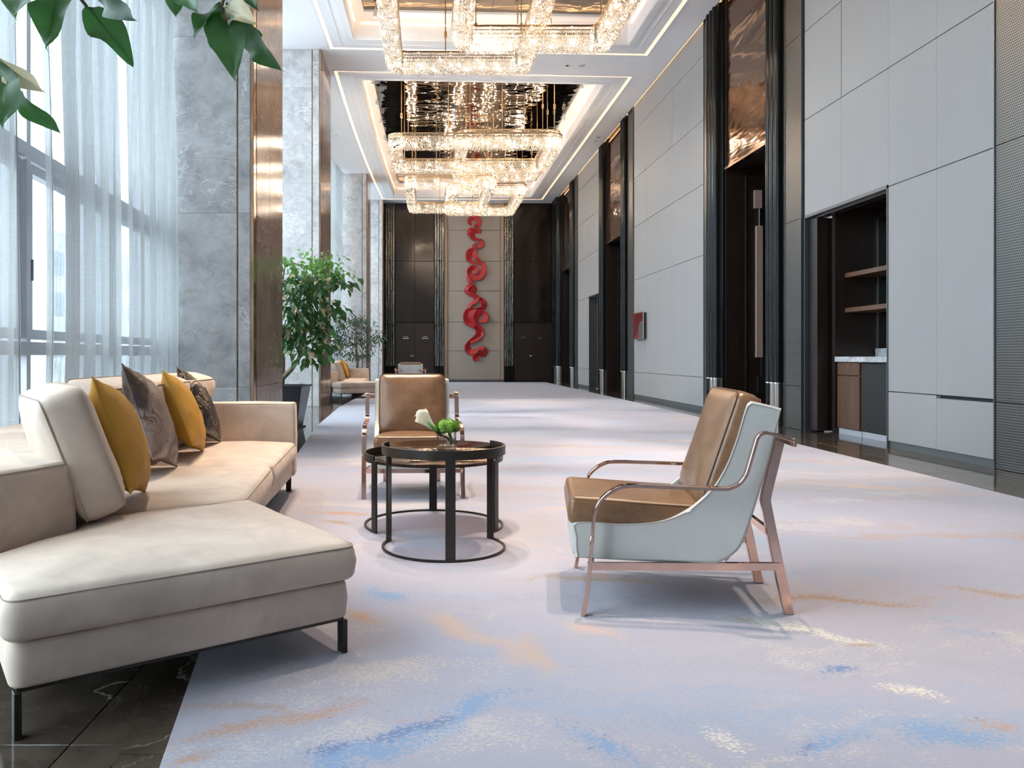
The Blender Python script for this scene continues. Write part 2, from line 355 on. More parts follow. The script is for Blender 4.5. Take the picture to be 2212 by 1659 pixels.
# plants
def leafm(name, a, b, rough=.45):
    m = NT(name); r = m.node('ShaderNodeObjectInfo').outputs['Random']; n = m.noise(m.co('Object'), 14, 3)
    c = m.mix(r, a, b); c = m.mix(m.ramp(n, [(.35, 0), (.75, .35)]), c, tuple(min(1, x*1.7) for x in b))
    ad = m.node('ShaderNodeBsdfTranslucent', {0: tuple(min(1, x*2.2) for x in b)+(1,)})
    m.set(Base_Color=c, Roughness=rough); mx = m.node('ShaderNodeMixShader', {0: .25, 1: m.b.outputs[0], 2: ad}); m.t.links.new(mx.outputs[0], m.out.inputs[0]); return m.m
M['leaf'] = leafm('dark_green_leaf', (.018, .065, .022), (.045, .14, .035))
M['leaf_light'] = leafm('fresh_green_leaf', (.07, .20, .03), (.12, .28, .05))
M['leaf_dry'] = leafm('cream_flushed_leaf', (.62, .50, .28), (.70, .55, .33), .5)
M['leaf_small'] = leafm('blue_green_leaf', (.03, .075, .05), (.075, .14, .09))
M['bark'] = pbr('pale_bark', (.24, .19, .12), .8, var=.25, vs=14, bump=.4, bs=40, bd=.01)
M['pot'] = pbr('matt_black_planter', (.022, .024, .028), .35)
M['soil'] = pbr('soil', (.03, .02, .014), 1, bump=.6, bs=30, bd=.02)
M['red'] = pbr('red_lacquer', (.42, .014, .020), .38, var=.1)
M['table_glass'] = None
m = NT('bronze_tinted_glass'); gl = m.node('ShaderNodeBsdfGlossy', {0: (.8, .66, .56), 'Roughness': .07}); tr = m.node('ShaderNodeBsdfTransparent', {0: (.40, .28, .22)}); lwt = m.node('ShaderNodeLayerWeight', {0: .5}); f = m.math('ADD', m.math('MULTIPLY', m.math('POWER', lwt.outputs[1], 3.5), .8), .08, clamp=True)
mx = m.node('ShaderNodeMixShader', {0: f, 1: tr, 2: gl}); m.t.links.new(mx.outputs[0], m.out.inputs[0]); M['table_glass'] = m.m
m = NT('clear_vase_glass'); m.set(Base_Color=(.97, .99, .98), Roughness=.0, Transmission_Weight=1, IOR=1.45); M['vase_glass'] = m.m
M['petal'] = pbr('white_petal', (.80, .84, .68), .45, var=.08, Subsurface_Weight=.2)
M['stem'] = pbr('green_stem', (.10, .22, .03), .4, var=.3, vs=30)
M['bloom'] = pbr('lime_green_bloom', (.22, .42, .05), .6, var=.4, vs=90)
M['ext_ground'] = pbr('pale_paving', (.5, .5, .5), .9)
M['ext_wall'] = pbr('pale_building_wall', (.62, .65, .68), .8)
M['ext_dark'] = pbr('building_window', (.3, .36, .42), .3)
# ================================================================== SETTING
FL = -.012; CZ = 7.54; YF = 33.4; RX = 5.41; YB = -4.0
def wx(Y): return -3.497+.0024*(Y-20)**2
# floor -------------------------------------------------------------
floor = struct('floor', MB().box(-5.5, 7.6, YB-.3, YF+.4, -.25, FL-.02), M['joint'])
tm = {}
def tile(x0, x1, y0, y1, z=FL, name='tile'):
    mb = MB().box(x0, x1, y0, y1, z-.02, z); return obj(name, mb, M['floor_marble'], floor, bevel=.0015, seg=1)
g = .0015
def cl_left(Y):   # left carpet edge
    pts = [(-4, -.30), (0, -.43), (2.0, -.685), (2.78, -.81), (5, -1.10), (8.3, -1.40), (12, -1.69), (16.4, -1.85), (19.2, -1.83), (26, -1.72), (32.2, -1.5)]
    for (a, b), (c, d) in zip(pts, pts[1:]):
        if Y <= c: return b+(d-b)*(Y-a)/(c-a)
    return pts[-1][1]
def cl_right(Y):
    pts = [(-4, 4.38), (5.8, 4.40), (9.8, 4.44), (12, 4.56), (13.8, 4.70), (18, 4.76), (32.2, 4.80)]
    for (a, b), (c, d) in zip(pts, pts[1:]):
        if Y <= c: return b+(d-b)*(Y-a)/(c-a)
    return pts[-1][1]
y = -1.6
while y < YF:
    y1 = min(y+1.25, YF)
    for x0, x1 in ((-3.6, -2.58), (-2.58, -1.78), (-1.78, -.98), (-.98, -.82)): tile(x0+g, x1-g, y+g, y1-g)
    if y < 1.5: tile(-.82+g, .2, y+g, y1-g)
    for x0, x1 in ((4.15, 4.79), (4.79, RX+.03)): tile(x0+g, x1-g, y+g, y1-g)
    y = y1
for k in range(3): tile(-1.5+2.2*k, -1.5+2.2*k+2.19, 32.0, YF, FL+.0006)
tile(RX+.03, 7.2, 9.2, 11.27); 
for a, b in ((12.46, 14.4), (21.8, 24.05), (29.6, 31.85)): tile(RX+.03, 7.2, a, b)
# border strip of marble hugging the carpet
ys = [-.2+1.15*k for k in range(20)]
for a, b in zip(ys, ys[1:]):
    q = [(cl_left(a)-.125, a+g), (cl_left(a)+.03, a+g), (cl_left(b)+.03, b-g), (cl_left(b)-.125, b-g)]
    obj('border_tile', MB().prism(q, FL-.02, FL+.002), M['floor_marble'], floor)
# carpet ------------------------------------------------------------
def vnoise(x, y, seed):
    r = np.random.default_rng(seed); T = r.random((64, 64)); x0 = np.floor(x).astype(int); y0 = np.floor(y).astype(int); fx = x-x0; fy = y-y0
    fx = fx*fx*(3-2*fx); fy = fy*fy*(3-2*fy); g_ = lambda i, j: T[i % 64, j % 64]
    return (g_(x0, y0)*(1-fx)+g_(x0+1, y0)*fx)*(1-fy)+(g_(x0, y0+1)*(1-fx)+g_(x0+1, y0+1)*fx)*fy-.5
cy = [-3.9+.5*k for k in range(11)]+list(np.arange(1.6, 8, .035))+list(np.arange(8, 16, .08))+list(np.arange(16, 32.2, .4))+[32.2]
NX = 150
cmb = MB(); n = len(cy); vs = []
for v in cy:
    a, b = cl_left(v), cl_right(v); vs += [(a+(b-a)*i/NX, v, 0) for i in range(NX+1)]
W_ = NX+1
fs = [(j*W_+i, j*W_+i+1, (j+1)*W_+i+1, (j+1)*W_+i) for j in range(n-1) for i in range(NX)]
rim = [j*W_ for j in range(n)]+[(n-1)*W_+i for i in range(1, W_)]+[j*W_+NX for j in range(n-2, -1, -1)]+[i for i in range(NX-1, 0, -1)]
b0 = len(vs); vs += [(vs[i][0], vs[i][1], FL) for i in rim]; R0 = len(rim)
fs += [(rim[k], rim[(k+1) % R0], b0+(k+1) % R0, b0+k) for k in range(R0)]
cmb.add(vs, fs)
XY = np.array(vs)[:, :2]; kk = np.zeros(len(vs)); cc = np.zeros((len(vs), 3))
nx_ = sum(vnoise(XY[:, 0]*f, XY[:, 1]*f, 5+i)/w_ for i, (f, w_) in enumerate(((3, 1), (7, 2), (15, 4)))); ny_ = sum(vnoise(XY[:, 0]*f, XY[:, 1]*f, 25+i)/w_ for i, (f, w_) in enumerate(((3, 1), (7, 2), (15, 4))))
for sa_, sb_, wd, col_ in STROKES:
    A = G(*sa_); B = G(*sb_); L = (B-A).length/2+wd; dx, dy = (B.x-A.x)/(B-A).length, (B.y-A.y)/(B-A).length; k_ = min(.5, wd*2.6)
    X = XY[:, 0]+nx_*k_-(A.x+B.x)/2; Y = XY[:, 1]+ny_*k_-(A.y+B.y)/2
    u = (X*dx+Y*dy)/L; v = (-X*dy+Y*dx)/wd; r = 1-np.sqrt(u*u+v*v)
    up_ = r > kk; kk[up_] = r[up_]; cc[up_] = col_
    near = (r > -.6) & (kk <= 0); cc[near] = col_
co_ = obj('carpet', cmb, M['carpet']); at_ = co_.data.color_attributes.new('stroke', 'FLOAT_COLOR', 'POINT'); at_.data.foreach_set('color', np.concatenate([cc, np.clip(kk, 0, 1)[:, None]], 1).astype(np.float32).reshape(-1))
tag(co_, 'huge pale lavender carpet with painterly blue and ochre streaks down the hall', 'carpet')

# ceiling -----------------------------------------------------------
CE = 5.33   # right ceiling edge (light slot beyond)
def hole_ring(yn, yf, xl_n, xl_f, xr, skn, skf):
    """outline of a coffer opening: bowed left side, skewed short sides (as in the place)"""
    pts = []
    K = 8
    for i in range(K+1):
        t = i/K; yy = yn+(yf-yn)*t
        bow = -.09*4*t*(1-t)*(min(1, (yf-yn)/14))
        pts.append((xl_n+(xl_f-xl_n)*t+bow, yy))
    pts += [(xr, yf+skf), (xr, yn+skn)]
    return pts
def off(poly, d):
    """outset polygon by d (CCW or CW, roughly)"""
    n = len(poly); a = sum(poly[i][0]*poly[(i+1) % n][1]-poly[(i+1) % n][0]*poly[i][1] for i in range(n)); s = 1 if a > 0 else -1
    out = []
    for i in range(n):
        p0 = Vector(poly[i-1]); p = Vector(poly[i]); p1 = Vector(poly[(i+1) % n])
        d0 = (p-p0).normalized(); d1 = (p1-p).normalized()
        n0 = Vector((d0.y, -d0.x))*s; n1 = Vector((d1.y, -d1.x))*s; b = (n0+n1); b = b/b.length_squared*2 if b.length > 1e-6 else n0
        out.append(tuple(p+b*d*1.0))
    return out
C1 = hole_ring(1.6, 16.06, -1.45, -1.514, 4.155, 0, .31)
C2 = hole_ring(18.45, 31.9, -1.585, -1.37, 4.17, .31, .08)
lx = lambda Y: wx(Y)-.3
outer = [(lx(YB+k*(YF-YB)/12), YB+k*(YF-YB)/12) for k in range(13)]+[(CE, YF), (CE, YB)]
def slab(name, outer, holes, z0, z1, mat, parent=None, fn=struct):
    loops = [[Vector((p[0], p[1], 0)) for p in L] for L in [outer]+holes]
    tris = tessellate_polygon(loops); flat = [p for L in loops for p in L]; N = len(flat)
    mb = MB(); vs = [(p.x, p.y, z0) for p in flat]+[(p.x, p.y, z1) for p in flat]
    fs = [tuple(t) for t in tris]+[tuple(i+N for i in t) for t in tris]; b = 0
    for L in loops:
        n = len(L); fs += [(b+i, b+(i+1) % n, N+b+(i+1) % n, N+b+i) for i in range(n)]; b += n
    mb.add(vs, fs)
    return obj(name, mb, mat, parent)
ceil = slab('ceiling', outer, [C1, C2], CZ, CZ+.1, M['ceiling']); ceil['kind'] = 'structure'
MZ = 8.0
for ci, C in enumerate((C1, C2)):
    fasc = off(C, .1)
    slab('coffer_fascia', fasc, [C], CZ+.1, MZ+.1, M['ceiling'], ceil)
    # stepped moulding lip and thin reveal lines round the opening
    slab('moulding', off(C, .16), [off(C, .012)], CZ-.018, CZ, M['ceil_trim'], ceil)
    slab('moulding', off(C, .30), [off(C, .285)], CZ-.008, CZ, M['ceil_trim'], ceil)
    # LED slot : two walls of the slot and the strip between
    so = off(C, .56); si = off(C, .49)
    slab('led_strip', so, [si], CZ-.004, CZ, M['led'], ceil)
    slab('slot_lip', off(C, .60), [so], CZ-.012, CZ, M['ceil_trim'], ceil)
    mir = off(C, -.22)
    slab('coffer_soffit', C, [mir], MZ, MZ+.05, M['ceiling'], ceil)
    # bronze mirror ceiling in panels
    ysn = min(p[1] for p in mir); yfn = max(p[1] for p in mir); xl = min(p[0] for p in mir); xr = max(p[0] for p in mir)
    K = 6
    for i in range(K):
        a = ysn+(yfn-ysn)*i/K; b = ysn+(yfn-ysn)*(i+1)/K
        for j in range(2):
            x0 = xl-.1+(xr-xl+.2)*j/2; x1 = xl-.1+(xr-xl+.2)*(j+1)/2
            obj('mirror_panel', MB().box(x0+.003, x1-.003, a+.003, b-.003, MZ+.052, MZ+.07), M['mirror'], ceil)
    # hidden warm LED line in the cove ledge: sits on a small ledge along the fascia
    led = MB(); pts = [Vector((p[0], p[1], MZ-.14)) for p in off(C, -.025)]
    for a, b in zip(pts, pts[1:]+pts[:1]):
        led.tube([a+(b-a)*.02, b-(b-a)*.02], .012, 5)
    obj('cove_led', led, M['cove'], ceil)
# cove strip at the right wall
obj('wall_washer_strip', MB().box(CE+.03, CE+.06, YB, YF, CZ+.06, CZ+.075), M['cove'], ceil)
obj('slot_cap', MB().box(CE-.02, RX+.2, YB, YF, CZ+.16, CZ+.2), M['ceiling'], ceil)
obj('slot_edge', MB().box(CE-.012, CE, YB, YF, CZ-.004, CZ+.18), M['bronze'], ceil)
struct('roof_deck', MB().box(-4.6, 7.8, YB-.3, YF+.4, MZ+.1, MZ+.25), M['joint'], ceil)

# right wall ---------------------------------------------------------
wr_ = struct('wall_right')
back = MB()
bx0, bx1 = RX+.03, RX+.2
segs = [(YB, 9.22), (11.27, 12.40), (14.42, 21.75), (24.05, 24.55), (26.35, 29.55), (31.85, YF)]
for a, b in segs: back.box(bx0, bx1, a, b, FL-.02, 8.1)
for a, b in ((9.22, 11.27), (24.55, 26.35)): back.box(bx0, bx1, a, b, 3.07, 8.1)
for a, b in ((12.40, 14.42), (21.75, 24.05), (29.55, 31.85)): back.box(bx0+.12, bx1+.1, a, b, 4.50, 8.1)
obj('wall_core', back, M['joint'], wr_)
rows = [.06, .64, 3.04, 4.43, 5.69, 6.95, 7.70]
def panel(y0, y1, z0, z1, mat=M['panel'], gz=.004, gy=.002, zb=0):
    obj('panel', MB().box(RX-.02, RX+.03, y0+gy, y1-gy, z0+gz, z1-gz-zb), mat, wr_, bevel=.002, seg=1)
def panels(cols, opening=None, gaps=(), thin=.0012):
    for i, (a, b) in enumerate(zip(cols, cols[1:])):
        for j, (z0, z1) in enumerate(zip(rows, rows[1:])):
            if opening and a >= opening[0]-.05 and b <= opening[1]+.05 and z1 <= 3.05: continue
            a2, b2 = a+thin, b-thin
            for (gy, gj) in gaps:
                if abs(a-gy) < .02 and j in gj: a2 = a+.007
                if abs(b-gy) < .02 and j in gj: b2 = b-.007
            obj('panel', MB().box(RX-.02, RX+.03, a2, b2, z0+.005, z1-.005-(.03 if (j == 0 and abs(a-7.47) < .02) else 0)), M['panel'], wr_, bevel=.0015, seg=1)
panels([7.47, 8.35, 9.22, 10.27, 11.27], (9.22, 11.27), gaps=((10.27, (3,)), (8.35, (4,))))
panels([2.9, 3.81, 4.72, 5.64, 6.55])
panels([15.33, 16.38, 17.40, 18.43, 19.46, 20.6], gaps=((19.46, (3,)), (17.4, (4,))))
panels([24.56, 25.56, 26.35, 27.5, 28.3], (24.55, 26.35), gaps=((25.56, (3,)), (27.5, (3,))))
for a, b in ((7.47, 9.22), (2.9, 6.55), (15.33, 20.6), (26.35, 28.3)):
    obj('skirting', MB().box(RX-.005, RX+.03, a, b, FL, .06), M['skirt'], wr_)
# perforated metal strips
def perf(y0, y1, joints=(3.04, 5.69), base=True):
    zz = [FL, .62]+list(joints)+[7.75]
    for z0, z1 in zip(zz, zz[1:]):
        obj('mesh_panel', MB().box(RX-.045, RX+.03, y0+.012, y1-.012, z0+.004, z1-.004), M['perf'], wr_)
    obj('edge_strip', MB().box(RX-.055, RX+.03, y0-.004, y0+.01, FL, 7.75), M['edge_grey'], wr_)
    obj('edge_strip', MB().box(RX-.055, RX+.03, y1-.01, y1+.004, FL, 7.75), M['edge_grey'], wr_)
perf(6.57, 7.455); perf(11.31, 11.84); perf(15.08, 15.32); perf(20.62, 21.1); perf(28.32, 28.8); perf(1.8, 2.88)
# pilasters, doors
def flutes(parent, y0, y1, x=RX, axis='y', n=3, mat=None, zt=7.75, zb=.64):
    """three half-round glossy flutes with a metal plinth; one object per flute"""
    wd = (y1-y0)/n
    for i in range(n):
        c = y0+wd*(i+.5)
        def prof(z0, z1, r, nm, mt):
            mb = MB(); k = 9; pts = [(-math.sin(PI*j/(k-1))*r*.9, -math.cos(PI*j/(k-1))*r) for j in range(k)]
            if axis == 'y': poly = [(x-.055+u, c+v) for u, v in pts]+[(x+.03, c+r), (x+.03, c-r)]
            else: poly = [(c+v, x-.055+u) for u, v in pts]+[(c+r, x+.03), (c-r, x+.03)]
            mb.prism(poly, z0, z1); obj(nm, mb, mt, parent, smooth='auto')
        prof(zb+.012, zt, wd*.47, 'flute', mat or M['black_gloss']); prof(FL, zb-.004, wd*.43, 'flute_plinth', M['flute_base'] if i != n-1 else M['black_gloss'])
        prof(zb-.004, zb+.012, wd*.49, 'collar', M['chrome'])
def door(k, y0, y1, near_fl, near_sm, far_fl, far_sm):
    d = struct('door_%d' % k)
    flutes(d, *near_fl); flutes(d, *far_fl)
    for a, b in (near_sm, far_sm):
        if b-a > .02: obj('pilaster_reveal', MB().box(RX-.02, RX+.03, a, b, FL, 7.75), M['black_gloss'], d, bevel=.004, seg=1)
    obj('transom_glass', MB().box(RX+.035, RX+.06, y0+.02, y1-.03, 4.50, 7.36), M['amber'], d)
    obj('transom_glass', MB().box(RX+.04, RX+.06, y0+.02, y1-.03, 7.38, 7.7), M['amber'], d)
    obj('transom_sill', MB().box(RX+.0, RX+.12, y0, y1, 4.455, 4.495), M['bronze_dark'], d)
    obj('far_jamb', MB().box(RX+.03, 5.80, y1-.02, y1+.03, FL, 4.455), M['dark_wood'], d)
    obj('near_jamb', MB().box(RX+.03, 7.2, y0-.08, y0, FL, 4.455), M['dark_wood'], d)
    obj('vestibule_head', MB().box(RX+.12, 7.2, y0-.05, y1+.05, 4.47, 4.6), M['dark_wood'], d)
    obj('vestibule_back', MB().box(7.2, 7.3, y0-.1, y1+.1, FL, 4.6), M['dark_wood'], d)
    obj('vestibule_wall', MB().box(RX+.2, 7.3, y1+.03, y1+.1, FL, 4.7), M['dark_wood'], d); obj('vestibule_wall', MB().box(RX+.2, 7.3, y0-.16, y0-.08, FL, 4.7), M['dark_wood'], d)
    obj('jamb_edge', MB().box(5.80, 5.825, y1-.045, y1+.02, FL, 4.36), M['flute_base'], d)
    lf = obj('door_leaf', MB().box(5.83, 7.15, y1-.03, y1+.03, .01, 4.36), M['dark_wood'], d, bevel=.003, seg=1)
    Y = y1-.08; hz = lambda py: EYE-(py-HY)*14.38/F
    hx = lambda px: (px-HX)*14.38/F
    for nm, a, b, t, bt, mt, dy in (('upper_grip', 1627, 1643.6, 412, 451, 'plate', 0), ('grip_neck', 1637, 1644, 451, 489, 'flute_base', 0), ('grip_plate', 1630.5, 1644.5, 489, 772, 'plate', -.015), ('grip_neck', 1641.5, 1649, 772, 812, 'black_metal', 0), ('lower_grip', 1633.5, 1650, 812, 850, 'black_metal', 0)):
        obj(nm, MB().box(hx(a), hx(b), Y+dy, y1-.03, hz(bt), hz(t)), M[mt], lf, bevel=.003, seg=1)
    return d
door(1, 12.46, 14.40, (11.98, 12.42), (11.84, 11.97), (14.56, 15.05), (14.42, 14.55))
door(2, 21.80, 24.02, (21.38, 21.78), (21.12, 21.37), (24.05, 24.5), (24.5, 24.51))
door(3, 29.60, 31.82, (29.0, 29.55), (28.82, 28.99), (31.95, 33.2), (31.84, 31.94))

# pantry niche ---------------------------------------------------------
def frame_open(y0, y1, d):
    for q in ((y0-.0, y0+.02, FL, 3.06), (y1-.02, y1, FL, 3.06), (y0, y1, 3.02, 3.06)):
        obj('opening_trim', MB().box(RX-.03, RX+.25, q[0], q[1], q[2], q[3]), M['edge_grey'], d)
bar = struct('pantry_niche', None, None, wr_)
bar = wr_
frame_open(9.22, 11.27, bar)
obj('head_track', MB().box(RX+.06, RX+.16, 9.25, 11.24, 3.0, 3.02), M['flute_base'], bar)
nb = MB(); nb.box(6.2, 6.28, 8.9, 11.4, FL, 3.4); nb.box(RX+.2, 6.3, 10.85, 10.93, FL, 3.4); nb.box(RX+.2, 6.3, 9.0, 9.10, FL, 3.4); nb.box(RX+.03, 6.3, 8.95, 11.4, 3.1, 3.2)
obj('niche_lining', nb, M['dark_wood'], bar)
obj('niche_mirror', MB().box(6.185, 6.2, 9.1, 10.84, 1.16, 2.95), pbr('smoked_mirror', (.16, .17, .17), .12, 1), bar)
for z in (1.66, 2.14, 2.66): obj('mirror_joint', MB().box(6.178, 6.186, 9.1, 10.84, z, z+.012), M['flute_base'], bar)
obj('mirror_joint', MB().box(6.17, 6.2, 10.83, 10.85, 1.16, 2.98), M['flute_base'], bar)
cab = thing('pantry_cabinet', 'walnut pantry cabinet with drawer and door inside the wall niche', 'cabinet', (5.9, 10.55, FL))
def ch(nm, x0, x1, y0, y1, z0, z1, mt, p=cab, base=(5.9, 10.55, FL), **k):
    return obj(nm, MB().box(x0-base[0], x1-base[0], y0-base[1], y1-base[1], z0-base[2], z1-base[2]), M[mt], p, bevel=.002, seg=1, **k)
ch('body', 5.66, 6.17, 10.27, 10.84, .07, .975, 'walnut'); ch('drawer', 5.63, 5.66, 10.28, 10.83, .80, .965, 'walnut')
ch('door', 5.63, 5.66, 10.28, 10.55, .08, .785, 'walnut'); ch('door', 5.63, 5.66, 10.555, 10.83, .08, .785, 'walnut'); ch('toe_kick', 5.655, 6.15, 10.27, 10.84, FL, .07, 'alu')
b2 = (5.9, 9.7, FL); fr = thing('undercounter_fridge', 'black undercounter fridge front right of the walnut pantry cabinet', 'fridge', b2)
ch('body', 5.68, 6.17, 9.11, 10.25, .07, .975, 'black_metal', fr, b2); ch('door', 5.65, 5.68, 9.12, 9.68, .08, .96, 'fridge', fr, b2); ch('door', 5.65, 5.68, 9.69, 10.25, .08, .96, 'fridge', fr, b2); ch('toe_kick', 5.66, 6.15, 9.11, 10.26, FL, .07, 'alu', fr, b2)
b3 = (5.9, 9.97, .975); ct = thing('pantry_worktop', 'grey-white veined marble worktop with upstand in the pantry niche', 'worktop', b3)
ch('slab', 5.60, 6.18, 9.105, 10.845, .977, 1.047, 'counter_marble', ct, b3); ch('upstand', 6.15, 6.183, 9.105, 10.83, 1.047, 1.16, 'counter_marble', ct, b3)
for z, lab in ((2.135, 'upper walnut shelf above the pantry worktop'), (1.655, 'lower walnut shelf above the pantry worktop')):
    s = obj('wall_shelf', MB().box(5.74, 6.185, 9.11, 10.845, z, z+.06), M['walnut'], None, bevel=.002); tag(s, lab, 'shelf', 'walnut shelves in the pantry niche')
fd = thing('folding_door', 'dark brown folding door stacked at the far side of the pantry niche', 'door', (5.6, 11.1, FL))
for i, (a, b) in enumerate(((5.44, 5.60), (5.61, 5.72))):
    o = obj('leaf', MB().box(a-5.6, b-5.6, -.09+.02*i, .12, .01-FL, 2.99-FL), M['dark_wood'], fd, bevel=.003, seg=1)
obj('edge_strip', MB().box(.12, .135, -.12, .1, .01, 3.0), M['flute_base'], fd)
# second niche far along the same wall
frame_open(24.55, 26.35, wr_)
n2 = MB(); n2.box(6.2, 6.28, 24.4, 26.5, FL, 3.4); n2.box(RX+.2, 6.3, 26.0, 26.08, FL, 3.4); n2.box(RX+.2, 6.3, 24.45, 24.52, FL, 3.4); n2.box(RX+.03, 6.3, 24.4, 26.5, 3.1, 3.2)
obj('niche_lining', n2, M['dark_wood'], wr_)
b4 = (5.9, 25.2, FL); c2 = thing('pantry_counter', 'small pale marble counter in the far wall niche past the second tall door', 'counter', b4)
ch('base', 5.8, 6.18, 24.53, 25.9, FL, .97, 'dark_wood', c2, b4); ch('slab', 5.70, 6.18, 24.53, 25.0, .97, 1.04, 'counter_marble', c2, b4)
# picture on the right wall
pt = thing('wall_picture', 'red and grey abstract picture in a slim silver box frame on the right wall', 'picture', (RX-.02, 19.85, 1.82))
x1 = -.0
obj('frame', MB().box(-.10, -.075, -.45, .45, -.335, .335), M['chrome'], pt, bevel=.003, seg=1)
obj('box_back', MB().box(-.075, x1, -.43, .43, -.32, .32), M['joint'], pt)
m = NT('abstract_red_print'); co = m.co('Object'); nn = m.noise(co, 2.4, 4, .6, 1.0); c = m.ramp(nn, [(.35, (.03, .002, .004)), (.5, (.12, .004, .010)), (.62, (.30, .015, .03))])
sp = m.node('ShaderNodeSeparateXYZ', {0: co}); dx = m.math('ADD', sp.outputs[1], .33); dz = m.math('ADD', sp.outputs[2], .16)
dd = m.math('SQRT', m.math('ADD', m.math('MULTIPLY', dx, dx), m.math('MULTIPLY', dz, dz))); c = m.mix(m.ramp(dd, [(.27, 1), (.28, 0)]), c, (.12, .12, .105)); m.set(Base_Color=c, Roughness=.2)
obj('print', MB().box(-.104, -.10, -.425, .425, -.31, .31), m.m, pt)

# far wall -------------------------------------------------------------
wf = struct('wall_far', MB().box(-5, RX+.3, YF, YF+.3, FL-.02, 8.1), M['joint'])
def fx(px): return (px-HX)*YF/F
def fz(py): return EYE-(py-HY)*YF/F
zr = [FL+.07, fz(758), fz(696), fz(629), fz(565), fz(498), CZ]
for a, b in zip(zr, zr[1:]):
    obj('panel', MB().box(fx(967), fx(1080), YF-.06, YF, a+.008, b-.008), M['panel_far'], wf, bevel=.003, seg=1)
for a, b in ((959.5, 966.3), (1080.7, 1088)):
    for z0, z1 in zip(zr, zr[1:]): obj('frame_strip', MB().box(fx(a), fx(b), YF-.10, YF, z0+.004, z1-.004), M['panel_frame'], wf)
obj('skirting', MB().box(fx(960), fx(1088), YF-.08, YF, FL, FL+.07), M['edge_grey'], wf)
def far_pil(a, b, n=4, mat='ripple'):
    w_ = (fx(b)-fx(a))/n
    for i in range(n):
        for z0, z1, mt in ((.64, 2.38, mat), (2.39, 5.1, mat), (5.11, CZ, mat), (FL, .62, 'black_gloss')):
            obj('mirror_strip', MB().box(fx(a)+w_*i+.008, fx(a)+w_*(i+1)-.008, YF-.14-.03*(i % 2), YF, z0, z1), M[mt], wf, bevel=.012, seg=2)
far_pil(833, 853); far_pil(938.7, 959); far_pil(1089, 1108.5)
flutes(wf, fx(1194), fx(1203), x=YF-.05, axis='x', n=2)
def fdoor(k, a, b, signs, hnd):
    d = struct('door_%d' % k); xm = (fx(a)+fx(b))/2; zt = fz(697)
    for x0, x1 in ((fx(a)+.01, xm-.004), (xm+.004, fx(b)-.01)):
        lf = obj('door_leaf', MB().box(x0, x1, YF-.07, YF-.005, .01, zt-.02), M['dark_wood'], d, bevel=.003, seg=1)
        obj('upper_panel', MB().box(x0, x1, YF-.07, YF-.005, zt+.02, fz(565)-.006), M['gloss_dark'], d, bevel=.003, seg=1)
        obj('upper_panel', MB().box(x0, x1, YF-.07, YF-.005, fz(565)+.006, CZ), M['gloss_dark'], d, bevel=.003, seg=1)
        sg = signs.pop(0)
        s = obj('sign_plate', MB().box(fx(sg[0]), fx(sg[1]), YF-.085, YF-.07, fz(732), fz(730.6)), M['chrome'], lf)
        mb = MB(); pc = [(fx(sg[0])+(fx(sg[1])-fx(sg[0]))*t, fz(729.6)+.05*math.sin(PI*t)) for t in (.12, .3, .5, .7, .88)]
        mb.bar([(p[0], YF-.08, p[1]) for p in pc], .01, .018, (0, 1, 0)); obj('sign_emblem', mb, M['chrome'], lf)
    hb = MB().box(fx(hnd), fx(hnd+6), YF-.12, YF-.10, fz(769.5), fz(768)); hb.lathe([(.001, -.02), (.05, -.02), (.05, .02), (.001, .02)], 12, (fx(hnd+7), YF-.1, fz(768.6)))
    obj('lever_handle', hb, M['chrome'], d)
fdoor(4, 853.5, 938, [(870, 883), (911.5, 925)], 887); fdoor(5, 1109.5, 1192, [(1123.8, 1136.6), (1162.7, 1176)], 1140)
# back wall behind the camera
struct('wall_back', MB().box(-4, 7.6, YB-.2, YB, FL-.02, 8.1), M['marble'])

